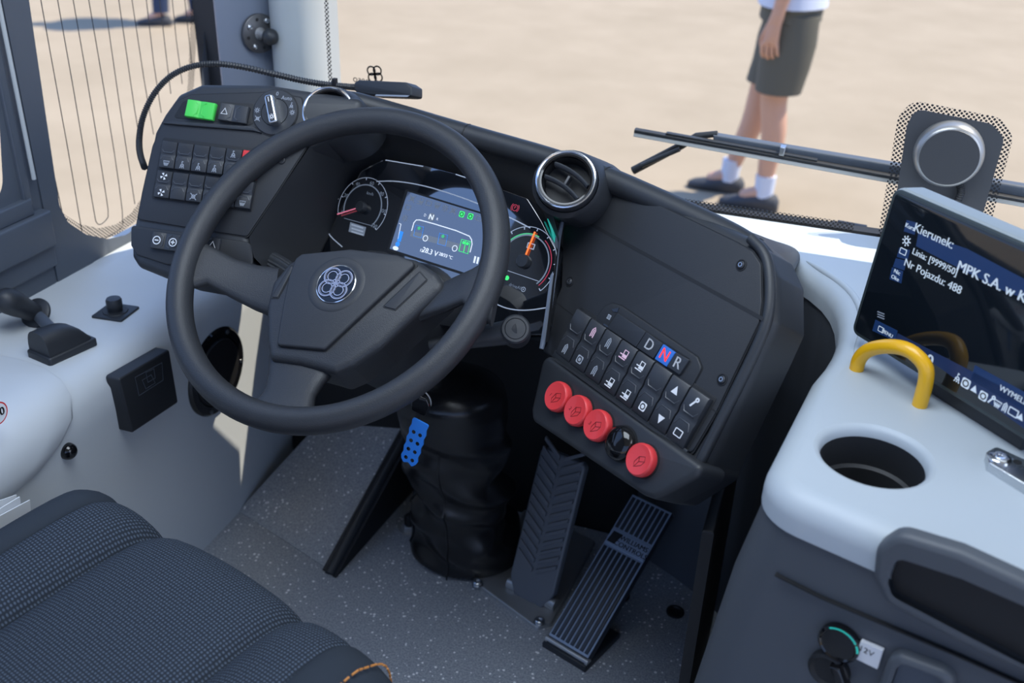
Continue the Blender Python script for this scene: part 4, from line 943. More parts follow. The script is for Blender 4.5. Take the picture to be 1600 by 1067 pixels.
# ramp (left foot rest)
R0 = oz(380, 802, 0); R0 = np.array([-.98, 1.33, 0.0]); R1 = np.array([-.728, 1.238, 0.0]); inc = math.radians(25)
rv = np.array([HV[0] * math.cos(inc), HV[1] * math.cos(inc), math.sin(inc)]); FRP = Fr(R1, nrm(R1 - R0), rv)
tp = pl(650, 655, R1, FRP.n); tl = pl(600, 600, R1, FRP.n)
foot = thing('footrest_ramp', (R1[0] - .12, R1[1] + .1, 0), 'speckled grey sloping footrest beside the grey wall with black edge trim', 'footrest')
tu, tv = tp - R1, 0
uu, vv = (tp - R1) @ FRP.u, (tp - R1) @ FRP.v
m = MB(); q = [(-.272, 0), (0, 0), (uu * 1.25, vv * 1.25), (-.272, vv * 1.25)]
top = [FRP.W(a, c, 0.002) for a, c in q]; m.loft([[np.array([p[0], p[1], 0.0005]) for p in top], top], FLR); m.build('ramp_surface', foot)
m = MB(); P = [FRP.W(uu * t, vv * t, .004) for t in (-.02, .4, .8, 1.25)]
m.tube(P, .010, BLK, n=10); m.tube([p + HR * -.012 + np.array([0, 0, .002]) for p in P], .006, BLK2, n=8)
s0 = [p + HR * .004 for p in P]; m.loft([[p + HR * .003, p + HR * .012] + [np.array([(p + HR * .012)[0], (p + HR * .012)[1], .001]), np.array([(p + HR * .003)[0], (p + HR * .003)[1], .001])] for p in s0], DRK); m.build('edge_trim', foot)
# floor bolt
bt = oz(640, 826, 0); m = MB(); f = Fr(bt, (1, 0, 0), (0, 1, 0))
nut = thing('floor_bolt', bt, 'dark hexagonal floor bolt standing beside the ramp edge trim', 'bolt')
m.lathe(f, [(.022, 0), (.022, .002), (.016, .0022)], STL, 24); m.prism(f, [(.0155 * math.cos(a), .0155 * math.sin(a)) for a in np.linspace(.3, .3 + 2 * math.pi, 6, endpoint=False)], .002, .012, STL, .0015); m.build('hex_nut', nut)
m = MB(); m.lathe(f, [(.010, .011), (.010, .030), (.008, .033), (.0003, .034)], DRK, 20); m.build('rubber_cap', nut)
# accelerator
B0 = oz(888, 1010, .02); T0 = pl(1011, 801, B0, HR); ax = nrm(T0 - B0); FA = Fr(B0, HR, ax); LA = np.linalg.norm(T0 - B0) + .02
acc = thing('accelerator_pedal', B0 - np.array([0, 0, .02]), 'long dark floor-hinged accelerator pedal with lengthwise ribs on the speckled floor', 'pedal')
m = MB(); m.box(FA, -.041, .041, -.012, LA, -.014, 0, PED, .003, .004)
for i in range(8):
    u = -.034 + .0097 * i
    m.box(FA, u - .0031, u + .0031, .004, LA * .63, -.001, .0042, PED, .0012); m.box(FA, u - .0031, u + .0031, LA * .76, LA - .006, -.001, .0042, PED, .0012)
PEL = mat('pedal_plate', (0.27, 0.34, 0.46), 0.35)
m.box(FA, -.040, .040, .0, LA - .002, 0.0, .0012, PEL); m.box(FA, -.039, .039, LA * .645, LA * .745, .001, .0036, PEL, .0008)
u, v = FA.L(*( 660 + 905 / 2.756, 680 + 492 / 2.756), .004)
m.text(FA, 'WILLIAMS', .010, LA * .715, .0125, DRK, .0037, bold=.0003); m.text(FA, 'CONTROLS', .010, LA * .673, .0125, DRK, .0037, bold=.0003); m.prism(FA, [(-.037, LA * .66), (-.022, LA * .66), (-.015, LA * .735), (-.034, LA * .735)], .0036, .004, DRK)
m.build('ribbed_tread', acc)
m = MB(); f = Fr(B0 - np.array([0, 0, .02]), HR, HV); m.box(f, -.044, .044, -.012, .09, 0, .012, BLK, .003); m.tube([FA.W(-.043, -.006, -.006), FA.W(.043, -.006, -.006)], .007, STL, n=12); m.build('hinge_base', acc)
m = MB(); a = FA.W(0, LA * .55, -.015); m.tube([a, np.array([a[0] + .01, a[1] + .03, .012])], .012, DRK, n=12); m.build('plunger', acc)
# brake
h16 = math.radians(16); H2 = np.array([math.sin(h16), math.cos(h16), 0]); HR2 = np.array([math.cos(h16), -math.sin(h16), 0])
B1 = oz(826, 930, .02); T1 = pl(880, 712, B1, HR2); ax = nrm(T1 - B1); FB = Fr(B1, HR2, ax); LB = np.linalg.norm(T1 - B1)
brk = thing('brake_pedal', B1 - np.array([0, 0, .02]), 'wide grey brake pedal with chevron tread on a bolted steel base plate', 'pedal')
m = MB(); outl = [(-.046, .02), (-.030, -.012), (.030, -.012), (.046, .02), (.045, LB), (-.045, LB)]
m.prism(FB, outl, -.014, 0, PEDB, .004, .01)
for i in range(13):
    v = .045 + i * .0175
    for sg in (1, -1):
        m.prism(FB, [(sg * .004, v), (sg * .040, v + .024), (sg * .040, v + .031), (sg * .004, v + .0075)], -.001, .0042, PEDB, .001)
m.build('chevron_tread', brk)
m = MB(); f = Fr((0, 0, 0), (1, 0, 0), (0, 1, 0)); q = [(p[0], p[1]) for p in (oz(738, 912, 0), oz(838, 986, 0), oz(862, 978, 0), oz(930, 850, 0), oz(820, 800, 0))]
m.prism(f, q, 0, .009, STL, .002, .008); m.build('base_plate', brk)
for x, y in ((746, 912), (843, 972)):
    m = MB(); c = oz(x, y, .009); f = Fr(c, (1, 0, 0), (0, 1, 0)); m.lathe(f, [(.011, 0), (.011, .001), (.0085, .0012), (.0085, .006), (.007, .0072), (.004, .0072), (.0038, .005), (.0003, .005)], SIL, 20); m.build('plate_bolt', brk)
m = MB(); m.tube([FB.W(-.05, .0, -.012), FB.W(.05, .0, -.012)], .011, STL, n=14); m.build('hinge_pin', brk)
# black panel between the pedals and the console on the door side
m = MB(); q = [(-.058, .84), (-.058, 1.53), (.03, 1.53), (.03, .84)]
m.prism(FLOORF, [(-.066, .96), (-.066, 1.36), (-.052, 1.36), (-.052, .96)], 0, .50, DRK, .004); tag(m.build('footwell_panel'), 'black upright panel closing the footwell beside the accelerator', 'panel')
m = MB(); c = oz(1055, 957, 0); f = Fr(c, (1, 0, 0), (0, 1, 0)); m.lathe(f, [(.016, 0), (.016, .003), (.012, .004), (.010, .001), (.0003, .001)], DRK, 24); tag(m.build('floor_grommet'), 'small black round grommet set in the floor by the footwell panel', 'grommet')
# ================================================================== SIDE CONSOLE
CON = mat('console_front_shaded', (0.075, 0.085, 0.10), 0.5, grain=0.2, gs=1200)  # console grey darkened so the colour carries the front's shade
side = thing('side_console', (.4, 1.0, 0), 'large moulded light grey console with cup holder and front pocket under the ticket screen', 'console')
c19, s19 = math.cos(math.radians(19)), math.sin(math.radians(19))
left = [(.018, 1.019), (.040, 1.10), (.049, 1.175), (.042, 1.25), (.018, 1.31), (-.035, 1.37), (-.108, 1.43), (-.235, 1.500)]
topo = [(-.235, 1.53), (1.2, 1.53), (1.2, .42), (.012 + .9 * c19, .835 - .9 * s19)] 
loop = [tuple(p) for p in ([(1.1, 1.528), (-.24, 1.528)] + [tuple(q) for q in smooth_loop(left[::-1], 1, False)] + [(.012 + 1.1 * c19, .835 - 1.1 * s19), (1.1, .6)])]
loop = [tuple(q) for q in ([(-.24, 1.528)] + [tuple(q) for q in smooth_loop(left[::-1], 1, False)][1:-1] + [(-.012, .802)] + [(-.012 + 1.0 * c19, .802 - 1.0 * s19), (1.05, 1.528)])]
cupc = oz(1366, 710, .69); RC = .0505
cup = [(cupc[0] + (RC + .008) * math.cos(a), cupc[1] + (RC + .008) * math.sin(a)) for a in np.linspace(0, 2 * math.pi, 48, endpoint=False)]
rl = rounded(loop, [.0] + [.02] * (len(loop) - 4) + [.03, 0, 0] + [0], 5) if False else rounded(loop, [0 if i in (0, len(loop) - 1, len(loop) - 2) else .055 for i in range(len(loop))], 8)
m = MB(); m.prism(FLOORF, rl, .650, .690, GRY, bev=.024, seg=8, holes=[cup]); m.build('top_shell', side, angle=50)
m = MB(); ins = inset(rl if area2(rl) > 0 else rl[::-1], .004)
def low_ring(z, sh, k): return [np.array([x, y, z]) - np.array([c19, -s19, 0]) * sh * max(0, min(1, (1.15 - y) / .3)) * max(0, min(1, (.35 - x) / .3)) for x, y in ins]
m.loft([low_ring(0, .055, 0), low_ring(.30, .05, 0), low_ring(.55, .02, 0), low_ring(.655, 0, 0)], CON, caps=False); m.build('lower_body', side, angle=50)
f = Fr((cupc[0], cupc[1], .69), (1, 0, 0), (0, 1, 0))
m = MB(); prof = [(RC + .0080, 0), (RC + .0045, -.0012), (RC + .0012, -.005), (RC, -.012)]
m.loft([[f.W(r * math.cos(a), r * math.sin(a), h) for a in np.linspace(0, 2 * math.pi, 48, endpoint=False)] for r, h in prof], GRY, caps=False)
prof = [(RC, -.012), (RC - .0015, -.045), (RC - .006, -.047), (RC - .007, -.085), (.0005, -.086)]
m.loft([[f.W(r * math.cos(a), r * math.sin(a), h) for a in np.linspace(0, 2 * math.pi, 48, endpoint=False)] for r, h in prof], BLK2, caps=False); tag(m.build('cup_holder', side, fix=False, angle=40), 'round cup holder with black inside')
BD = smooth_loop([(x + .026, y) for x, y in left[1:-2]], 3, False)
m = MB(); m.tube([np.array([x, y, .6895]) for x, y in BD], [.005 * min(1, .1 + min(i, len(BD) - 1 - i) / 8) for i in range(len(BD))], GRY, n=10); m.build('edge_bead', side)
FS = Fr((-.012, .801, .69), (c19, -s19, 0), (0, 0, 1))
def cropb(pts): return [(1080 + x / 3.077, 750 + y / 3.077) for x, y in pts]
def sl(pts, h=0): return FS.Ls(cropb(pts), h)
q0 = sl([(868, 470), (880, 330), (990, 258), (1290, 350), (1700, 540), (2000, 690), (2000, 1300), (1650, 960), (1300, 800), (930, 600)], .01)
q1 = sl([(945, 490), (985, 372), (1300, 475), (1700, 650), (1900, 740), (1900, 1200), (1620, 900), (1290, 730), (965, 560)], .01)
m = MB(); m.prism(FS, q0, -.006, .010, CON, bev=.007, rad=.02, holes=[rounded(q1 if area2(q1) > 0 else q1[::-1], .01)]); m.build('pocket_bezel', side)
m = MB(); m.prism(FS, q1, -.006, .0015, DRK); m.build('pocket_recess', side)  # flat dark plate standing in for the shade inside the pocket
q0 = sl([(890, 1000), (940, 870), (990, 850), (1260, 950), (1240, 1200), (860, 1100)], .01); q1 = sl([(950, 1010), (985, 905), (1020, 890), (1215, 965), (1195, 1150), (930, 1080)], .01)
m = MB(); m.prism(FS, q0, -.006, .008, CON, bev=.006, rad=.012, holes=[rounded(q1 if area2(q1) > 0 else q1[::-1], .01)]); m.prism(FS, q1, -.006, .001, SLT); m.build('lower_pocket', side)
m = MB(); m.stroke(FS, sl([(400, 458), (420, 470), (620, 570), (950, 710), (1280, 850), (1700, 1040)], .001), .0016, DRK, -.004, .0048); m.build('panel_seam', side)
m = MB(); u, v = sl([(700, 800)], .006)[0]; f = FS.at(u, v, -.004); m.lathe(f, [(.020, 0), (.020, .007), (.0175, .009), (.016, .0075), (.0003, .0085)], GLO, 32); m.circ(f, 0, 0, .0188, .0016, TEAL, .0083, 35, 125, 14); m.circ(f, 0, 0, .0188, .0022, TEAL, .0083, 5, 30, 8); tag(m.build('power_socket', side), 'covered socket with a teal lit ring')
m = MB(); u, v = sl([(650, 930)], .006)[0]; f = FS.at(u, v, -.004); m.lathe(f, [(.020, 0), (.020, .007), (.017, .009), (.014, .006), (.0003, .005)], DRK, 32); m.prism(f.at(.012, .004, .004, .5), [(-.004, -.014), (.006, -.012), (.006, .012), (-.004, .014)], 0, .012, GLO, .003); m.build('power_socket', side)
m = MB(); P = sl([(808, 785), (915, 832), (888, 920), (782, 868)], .004); m.prism(FS, P, -.004, .0006, WHT); cu, cv = np.mean(P, 0); m.text(FS, '12V', cu - .003, cv + .003, .009, DRK, .0006, rot=-.05); tag(m.build('socket_label', side), 'small white label')
# bracket plate on the console top
brp = [oz(x, y, .70) for x, y in ((1541, 706), (1557, 697), (1640, 735), (1640, 780), (1545, 722))]
m = MB(); m.prism(FLOORF, [(p[0], p[1]) for p in brp], .6902, .700, SIL, .001, .004); t = tag(m.build('mounting_plate'), 'silver screwed mounting plate lying on the console below the ticket screen', 'bracket')
m = MB(); c = oz(1563, 713, .702); f = Fr((c[0], c[1], .700), (1, 0, 0), (0, 1, 0)); m.lathe(f, [(.0115, 0), (.0115, .0015), (.0095, .003), (.006, .003), (.0055, .0045), (.003, .0045), (.0028, .003), (.0003, .003)], CHR, 24); c2 = oz(1590, 722, .70); m.disc(f, c2[0] - c[0], c2[1] - c[1], .004, DRK, 0, .0004); m.build('round_bolt', t)
# ================================================================== TICKET SCREEN
FT = Fr(oz(1328, 520, .7085), (math.cos(math.radians(-46)), math.sin(math.radians(-46)), 0), (.10 * .72, .10 * .69, .995))
tab = thing('ticket_screen', FT.W(.15, 0, -.02), 'tilted black touch screen in a grey housing standing on the light grey console', 'screen')
HT = FT.L(1395, 291)[1] + .002; WT = .34
tb = rounded([(0, 0), (WT, 0), (WT, HT), (-.004 + .004, HT)], .012, 5)
TBZ = mat('screen_housing', (0.30, 0.34, 0.36), 0.35)
BEZ = mat('screen_bezel', (0.030, 0.042, 0.046), 0.3)
m = MB(); m.prism(FT, tb, -.040, -.001, TBZ, bev=.006, seg=4, back=True); m.box(FT, .10, .24, -.017, .02, -.034, -.012, BLK, .002); m.build('housing', tab)
m = MB(); m.prism(FT, inset(tb, .002), -.003, .0012, BEZ, bev=.002); m.build('bezel', tab)
TGL = mat('screen_glass', (0.006, 0.009, 0.013), 0.05, spec=0.7)
m = MB(); m.prism(FT, inset(tb, .0065), -.001, .0016, TGL, bev=.0003)
TB1 = mat('screen_blue', (0.006, 0.018, 0.06), 0.3, emit=(0.005, 0.017, 0.06), es=1.0)
TB2 = mat('screen_navy', (0.01, 0.02, 0.06), 0.3, emit=(0.004, 0.010, 0.035), es=1.0)
TW = mat('screen_white', (0.5, 0.55, 0.6), 0.3, emit=(0.22, 0.26, 0.30), es=1.0)
def croft(pts): return [(1320 + x / 2.6036, 290 + y / 2.6036) for x, y in pts]
def tl_(pts): return [np.array(p) for p in FT.Ls(croft(pts), .0016)]
ht = .0016
def tq(pts, mm, th=.0002): m.prism(FT, [tuple(p) for p in tl_(pts)], ht, ht + th, mm)
tq([(255, 140), (296, 150), (180, 545), (125, 530)], TB2) if False else None
tq([(252, 140), (296, 152), (284, 200), (240, 186)], TB1); tq([(222, 252), (266, 262), (256, 302), (212, 290)], TB1); tq([(208, 295), (252, 306), (242, 345), (196, 330)], TB1); tq([(192, 332), (238, 348), (230, 398), (182, 380)], TB1)
tq([(300, 188), (500, 258), (760, 395), (760, 470), (640, 425), (290, 246)], TB1)
tq([(125, 545), (215, 590), (205, 632), (112, 590)], TB1)
tq([(530, 730), (760, 855), (760, 935), (512, 790)], TB1)
tq([(215, 600), (760, 880), (760, 1010), (470, 800), (300, 680), (205, 632)], TB2)
def tt(s, x, y, size, dx=None, bold=.0002):
    p = tl_([(x, y)])[0]; m.text(FT, s, p[0], p[1], size, TW, ht + .0002, bold=bold)
tt('Kierunek:', 362, 205, .0140); tt('MPK S.A. w Kra', 615, 400, .0150, bold=.0004); tt('Linia: [9999/50]', 366, 310, .0100); tt('Nr Pojazdu: 488', 356, 368, .0122); tt('Kurs', 266, 168, .007); tt('Nic', 214, 352, .0065); tt('Oke', 206, 376, .0065); tt('MENU', 174, 602, .006); tt('0', 346, 712, .018, bold=.0006); tt('WYMELD', 690, 855, .0085); [tq([(134, y), (162, y + 11), (160, y + 15), (132, y + 4)], SOFT) for y in (510, 520, 530)]
for x, y, k, s in ((252, 225, 'sun', .012), (238, 268, 'box', .010), (148, 585, 'box', .009), (460, 782, 'lamp', .010), (493, 804, 'gearbox', .013), (528, 826, 'up', .010), (564, 856, 'gearbox', .012), (596, 872, 'key', .010), (622, 886, 'screen', .010), (652, 902, 'door', .010), (686, 922, 'box', .012), (716, 940, 'up', .009)):
    p = tl_([(x, y)])[0]; icon(m, FT, p[0], p[1], s, k, TW, ht + .0002)
m.build('touch_panel', tab)
# reflection of a yellow handrail, built as a solid tube
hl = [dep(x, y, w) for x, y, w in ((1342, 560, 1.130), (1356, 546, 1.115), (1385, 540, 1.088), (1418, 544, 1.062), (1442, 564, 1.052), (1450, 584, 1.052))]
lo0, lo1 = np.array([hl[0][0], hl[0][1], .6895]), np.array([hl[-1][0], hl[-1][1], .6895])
m = MB(); m.tube(smooth_loop([lo0] + hl + [lo1], 2, False), .0082, YEL, n=14); tag(m.build('handrail_reflection'), 'curved yellow grab handle rising at the lower corner of the ticket screen', 'handle')
# ================================================================== WINDSCREEN SENSOR
u, v = FRT.L(1482, 240, 0); sen = thing('windscreen_sensor', FRT.W(u, v, 0), 'round dark sensor puck with corrugated cable on the black patch of windscreen', 'sensor')
m = MB(); f = FRT.at(u, v, -.004); SEN = mat('sensor_shell', (0.13, 0.135, 0.14), 0.4); m.lathe(f, [(.048, 0), (.0475, .012), (.0445, .022), (.040, .0255)], mat('sensor_rim', (0.33, 0.34, 0.35), 0.32, 0.6), 48); m.lathe(f, [(.0405, .0245), (.0395, .0262), (.0003, .0268)], mat('sensor_face', (0.045, 0.047, 0.052), 0.5), 48); m.build('puck', sen)
m = MB(); P = smooth_loop([FRT.W(*FRT.L(x, y, .006), .006) for x, y in ((1493, 278), (1501, 290), (1502, 303), (1494, 318), (1484, 345))], 3, False); m.tube(P, [.0045 + .0012 * (i % 2) for i in range(len(P))], BLK2, n=10); m.build('corrugated_cable', sen)
m = MB(); u2, v2 = FRT.L(1492, 280, .006); m.box(FRT.at(u2, v2, .002), -.006, .006, -.003, .003, 0, .006, SIL, .001); m.build('plug', sen)
# ================================================================== MICROPHONE
mic = thing('microphone', dep(590, 140, 1.47), 'black gooseneck microphone with corrugated cable arching over the switch pod', 'microphone')
P = smooth_loop([dep(x, y, w) for x, y, w in ((226, 262, 1.50), (218, 240, 1.52), (217, 215, 1.54), (223, 180, 1.55), (243, 140, 1.55), (275, 111, 1.55), (320, 98, 1.55), (370, 102, 1.54), (430, 116, 1.52), (480, 128, 1.50), (525, 134, 1.49), (563, 137, 1.475))], 2, False)
Q = []
for a, c in zip(P[:-1], P[1:]):
    for k in range(6): Q.append(a + (c - a) * k / 6)
m = MB(); m.tube(Q, [.0038 + .0014 * (i % 2) for i in range(len(Q))], BLK, n=8); m.build('gooseneck', mic, angle=25)
MF = Fr(dep(590, 141, 1.47), nrm(np.array([.98, -.18, .0])), (0, .35, 1.0))
mo = MF.Ls([(560, 131), (567, 126.5), (640, 130), (650, 137), (650, 152), (642, 153), (588, 151), (565, 147), (560, 142)])
m = MB(); m.prism(MF, mo, -.02, .012, BLK, .003, .003, back=True); m.build('microphone_head', mic)
m = MB(); mo = MF.Ls([(588, 147.5), (640, 149), (637, 151.5), (586, 150)], .012); m.prism(MF, mo, .011, .0126, STL); m.build('grille', mic)
m = MB(); c = dep(523, 130, 1.485); m.box(Fr(c, (1, 0, 0), (0, 0, 1)), -.003, .003, -.007, .007, -.004, .004, DRK, .001); m.build('cable_clip', mic)
# ================================================================== BALL MOUNT
bp_ = pl(402, 51, PA.o, PA.n); FBm = Fr(bp_, PA.u, (0, 0, 1.0))
if FBm.n @ (EYE - bp_) < 0: FBm = Fr(bp_, -PA.u, (0, 0, 1.0))
MNT = mat('dark_metal', (0.10, 0.10, 0.105), 0.4, 0.5)
bm_ = thing('ball_mount', bp_, 'round drilled ball mount plate screwed to the slate front pillar', 'mount')
m = MB(); f = FBm.at(0, 0, .004); m.lathe(f, [(.034, 0), (.034, .006), (.032, .0075), (.0003, .0075)], MNT, 40)
for k in range(4): m.disc(f, .025 * math.cos(.2 + k * 1.57), .025 * math.sin(.2 + k * 1.57), .003, DRK, .0075)
m.build('round_plate', bm_)
for k in range(3):
    m = MB(); m.lathe(f.at(.025 * math.cos(1.0 + k * 1.57), .025 * math.sin(1.0 + k * 1.57), .0075), [(.0045, 0), (.0045, .003), (.003, .004), (.0003, .004)], SIL, 16); m.build('screw', bm_)
m = MB(); m.lathe(f, [(.011, .0075), (.008, .012), (.007, .028)], STL, 24)
R = [(max(.0003, .0145 * math.sin(a)), .040 - .0145 * math.cos(a)) for a in np.linspace(.4, math.pi, 12)]; m.lathe(f, R, BLK, 28); m.build('ball', bm_)
# ================================================================== LEFT WALL FITTINGS
WX = Fr((-.955, 0, 0), (0, 1, 0), (0, 0, 1))
def wx(pts, h=0.0): return WX.Ls(pts, h)
rd = thing('card_reader', WX.W(*WX.L(228, 610), 0), 'square black card reader box fixed to the grey side wall below the wheel', 'card reader')
q = wx([(186, 592), (265, 546), (279, 629), (207, 677)], .020)
m = MB(); m.prism(WX, q, -.004, .020, BLK2, .003, .004); m.build('box', rd)
def c8(pts): return [(x / 2.371, 400 + y / 2.371) for x, y in pts]
m = MB()
for P in ([(500, 450), (600, 395), (604, 460), (515, 517)], [(527, 460), (560, 440), (575, 470), (540, 492)], [(540, 432), (570, 418), (575, 452), (548, 468)]): m.stroke(WX, wx(c8(P), .020), .0012, SLT, .020, .0004, closed=True)
m.build('printed_symbol', rd)
u, v = wx([(342, 581)], .0)[0]
spk = thing('loudspeaker', WX.W(u, v, -.02), 'round black loudspeaker with grille set in the grey side wall', 'loudspeaker')
tl2 = Fr(WX.W(u, v, -.010), WX.u, nrm((.05, 0, 1.0)))
m = MB(); m.lathe(tl2, [(.082, 0), (.082, .006), (.078, .010), (.064, .010), (.062, .007)], GLO, 56, ring=False); m.build('ring', spk)
GRL = mat('speaker_mesh', (0.010, 0.010, 0.011), 0.5, grain=1.0, gs=500)
m = MB(); m.lathe(tl2, [(.063, .006), (.060, .012), (.05, .0135), (.0003, .015)], GRL, 48); m.build('grille', spk)
for a in (1.1, -.2, -2.0, 2.6):
    m = MB(); m.lathe(tl2.at(.0725 * math.cos(a), .0725 * math.sin(a), .010), [(.004, 0), (.004, .0015), (.0015, .002), (.0003, .0012)], SIL, 14); m.build('screw', spk)
u, v = wx([(115, 707)], .01)[0]; m = MB(); m.lathe(WX.at(u, v, -.008), [(.0125, 0), (.0125, .010), (.011, .015), (.007, .019), (.0003, .0205)], GLO, 24); tag(m.build('stop_button'), 'small glossy black domed button low on the grey side wall', 'button')
PRF = [(-1.12, .502, 0, 1, .985), (-1.06, .500, 0, 1, .982), (-1.02, .500, 0, 1, .975), (-.985, .496, .25, .97, .962), (-.965, .482, .75, .66, .952), (-.955, .460, 1, 0, .935), (-.9555, .435, 1, 0, .905), (-.956, .418, 1, 0, .86), (-.957, .408, 1, 0, .80)]
m = MB(); rg = []
for i, (x, z, nx, nz, ye) in enumerate(PRF):
    k = 0.0 if i in (0, len(PRF) - 1) else 1.0
    def q_(y, h): return np.array([x + nx * (h * k + .0005), y, z + nz * (h * k + .0005)])
    rg.append([q_(.30, .006), q_(ye - .05, .006), q_(ye - .006, .006), q_(ye - .001, .0045), q_(ye, -.002)])
m.loft(rg, GRW, closed=False); hat = tag(m.build('storage_flap', fix=False, angle=60), 'light grey rounded storage flap on the side wall, bearing a round sticker', 'flap')
m = MB(); u, v = WX.L(-3, 646, .009); m.disc(WX, u, v, .0155, RED, .0090, n=28); m.disc(WX, u, v, .0135, PAPER, .0092, n=28); m.text(WX, '0', u + .006, v, .016, DRK, .0096, bold=.0004); tag(m.build('sticker', hat), 'white sticker with a red ring')
# hand brake lever
hbz = oz(97, 548, .5); hv = thing('hand_brake', hbz, 'black hand brake lever with collar and grip on the grey window ledge', 'lever')
f = Fr((hbz[0], hbz[1], .4995), nrm((.22, 1, 0)), nrm((-1, .22, 0)))
m = MB(); m.box(f, -.040, .044, -.027, .027, 0, .012, BLK, .003, .005)
R = []
for k in range(9):
    u = -.036 + .074 * k / 8; hh = .012 + .030 * (1 - (k / 8) ** 4); R.append([f.W(u, .024 * math.copysign(abs(math.cos(q)) ** .6, math.cos(q)), .004 + hh * math.sin(q) ** .7) for q in np.linspace(0, math.pi, 12)])
m.loft(R, BLK); m.build('base', hv)
m = MB(); p0 = np.array([hbz[0], hbz[1], .522]); p1 = dep(60, 497, proj_w) if False else dep(57, 490, 1.565); p2 = dep(48, 496, 1.555); 
m.tube([p0, p0 * .4 + p1 * .6, p1], [.010, .009, .009], SLT, n=14); m.build('shaft', hv)
e = dep(8, 468, 1.50); ax_ = nrm(e - p1); g0 = p1 - ax_ * .004
m = MB(); m.tube([g0, g0 + ax_ * .003, g0 + ax_ * .007, g0 + ax_ * .010], [.021, .025, .025, .021], BLK, n=24); m.build('collar', hv)
m = MB(); L_ = .082; m.tube([g0 + ax_ * (.008 + L_ * k) for k in (0, .12, .3, .5, .7, .85, .95, 1.0)], [.014, .0155, .0165, .019, .020, .0175, .011, .002], BLK, n=20); m.build('grip', hv, angle=60)
# rotary knob on square plate
kb = oz(181, 489, .5); f = Fr((kb[0], kb[1], .4995), nrm((1, .05, 0)), nrm((-.05, 1, 0)))
kn_ = thing('mirror_knob', kb, 'small black rotary knob on a square plate on the grey window ledge', 'knob')
m = MB(); m.box(f.at(0, 0, 0, .05), -.027, .027, -.027, .027, 0, .004, BLK, .0012, .003); m.lathe(f, [(.020, .004), (.019, .0055), (.0003, .006)], BLK2, 28); m.build('plate', kn_)
m = MB(); m.lathe(f, [(.0115, .005), (.0115, .010), (.0125, .012), (.0125, .024), (.011, .027), (.0003, .0275)], BLK, 24); m.build('turning_cap', kn_)
# papers
for i, (a, c, lab) in enumerate((((0, 782), (26, 773), 'folded white paper, hindmost of those tucked between seat and grey wall'), ((0, 795), (31, 776), 'white paper sheet in the middle of those tucked between seat and grey wall'), ((0, 806), (47, 781), 'white paper sheet nearest the seat, tucked beside the grey wall'))):
    x = -.93 + .012 * i; P, Q_ = ox(*a, x), ox(*c, x); d = Q_ - P; n_ = nrm(d)
    Fp = Fr(Q_, -n_, (0, 0, 1.0)); m = MB(); m.prism(Fp, [(0, 0), (.16, 0), (.16, -.16), (-.004, -.16)], 0, .0015, PAPER); tag(m.build('paper_sheet'), lab, 'paper', 'papers beside the seat')
# ================================================================== DRIVER SEAT
A = oz(164, 740, .468); Bq = oz(650, 1030, .468); su = nrm(Bq - A); sb_ = -np.array([-su[1], su[0], 0]); 
if sb_[1] > 0: sb_ = -sb_
SW_ = np.linalg.norm(Bq - A)
seat = thing('driver_seat', (A + Bq) / 2 + sb_ * .22 - np.array([0, 0, .455]), 'dark woven driver seat cushion with plain bolsters and orange stitching', 'seat')
cols = [0, .012, .04, .075, .092, .10, .108, .15, .20, .232, .243, .254, .30, .40, .50, .60, .66, .690, .700, .710, .75, .80, .845, .855, .865, .90, .95, .985, 1.0]
def zoff(s):
    z = 0.0
    if s < .24: z += .022 * math.sin(math.pi * min(1, (.24 - s) / .20 + .0) * .5) if s > .04 else .022 * (1 - ((.04 - s) / .04) ** 2 * 1.4)
    if s > .70: z += .016 * math.sin(math.pi * .5 * min(1, (s - .70) / .2))
    if s > .93: z -= .018 * ((s - .93) / .07) ** 2
    for c, w_, d in ((.10, .008, .008), (.243, .014, .022), (.70, .014, .016), (.855, .008, .005)): z -= d * math.exp(-((s - c) / w_) ** 2)
    z += .010 * math.exp(-((s - .47) / .2) ** 2)
    return z
rows = [(-.002, -.13), (.004, -.08), (-.004, -.045), (.000, -.025), (.012, -.008), (.032, .004), (.06, .010), (.10, .010), (.16, .006), (.24, .0), (.32, -.004), (.40, -.004), (.44, .0)]
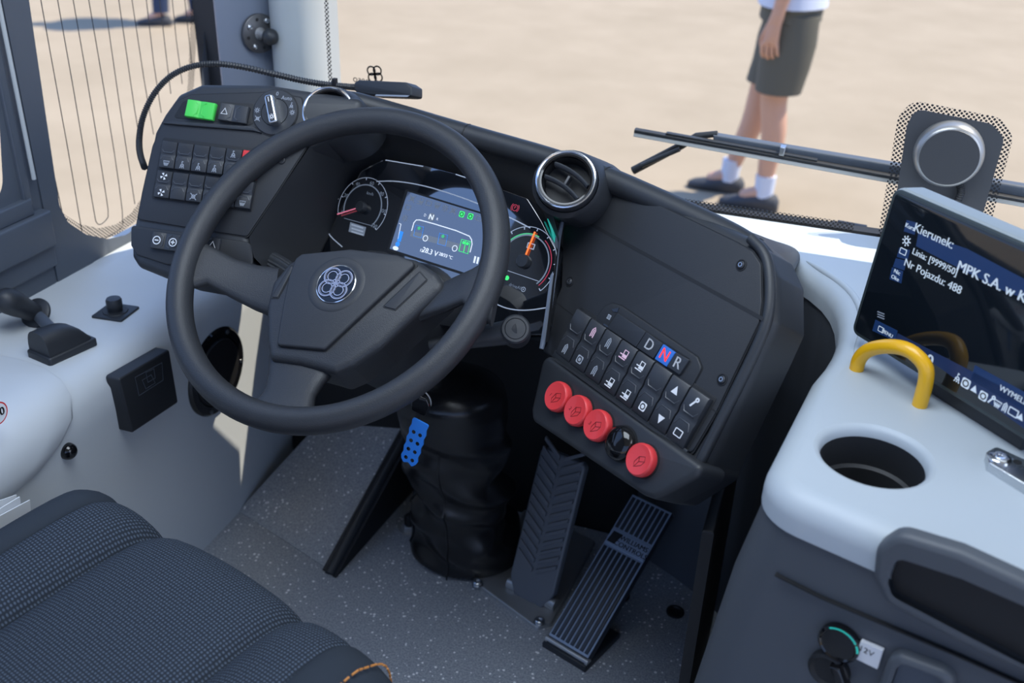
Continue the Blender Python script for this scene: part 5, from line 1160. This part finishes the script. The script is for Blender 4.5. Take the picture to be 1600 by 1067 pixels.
grid = []
for t, dz in rows:
    grid.append([A + su * (SW_ * s) + sb_ * (t + .02 * (s - .5) ** 2 * 4 * (t < .05)) + np.array([0, 0, dz + zoff(s) * (1 if dz > -.03 else .3) - .01]) for s in cols])
nC = len(cols); m = MB(); vs = [p for r in grid for p in r]; fw = []; fp_ = []
for i in range(len(grid) - 1):
    for j in range(nC - 1):
        q = (i * nC + j, i * nC + j + 1, (i + 1) * nC + j + 1, (i + 1) * nC + j); s = (cols[j] + cols[j + 1]) / 2
        (fp_ if (s < .10 or s > .855) else fw).append(q)
m.add(vs, fw, FAB); m.add(vs, fp_, FAB2)
m.build('cushion', seat, angle=70, sub=1, fix=False)
m = MB(); m.loft([[g[0] for g in grid] , [g[0] - np.array([0, 0, .14]) for g in grid]], FAB2, closed=False); m.build('side_trim', seat, fix=False)
m = MB(); lo_ = [g[-1] + su * .004 + np.array([0, 0, -.002]) for g in grid[3:]]; m.loft([lo_, [p + su * .012 - np.array([0, 0, .05]) for p in lo_], [p + su * .0 - np.array([0, 0, .14]) for p in lo_]], BLK2, closed=False); m.build('side_panel', seat, fix=False)
STI = mat('orange_thread', (0.55, 0.22, 0.05), 0.7)
sp0 = smooth_loop([g[-3] + np.array([0, 0, .0025]) - sb_ * (.003 if i < 4 else 0) for i, g in enumerate(grid[1:])], 1, False)
m = MB()
tot = 0
for a, c in zip(sp0[:-1], sp0[1:]):
    d = np.linalg.norm(c - a); n_ = max(1, int(d / .007))
    for k in range(n_):
        p = a + (c - a) * k / n_; q = a + (c - a) * (k + .7) / n_; m.tube([p, q], .0013, STI, n=5)
o = m.build('stitching', seat); o['kind'] = 'stuff'
m = MB(); c = (A + Bq) / 2 + sb_ * .22; f = Fr((c[0], c[1], 0), su, -sb_); m.box(f, -.17, .17, -.19, .17, .30, .385, BLK2, .01); m.box(f, -.10, .12, -.14, .12, .02, .31, DRK, .01); m.box(f, -.10, .16, -.18, .18, 0, .03, DRK, .005); m.build('pedestal', seat)
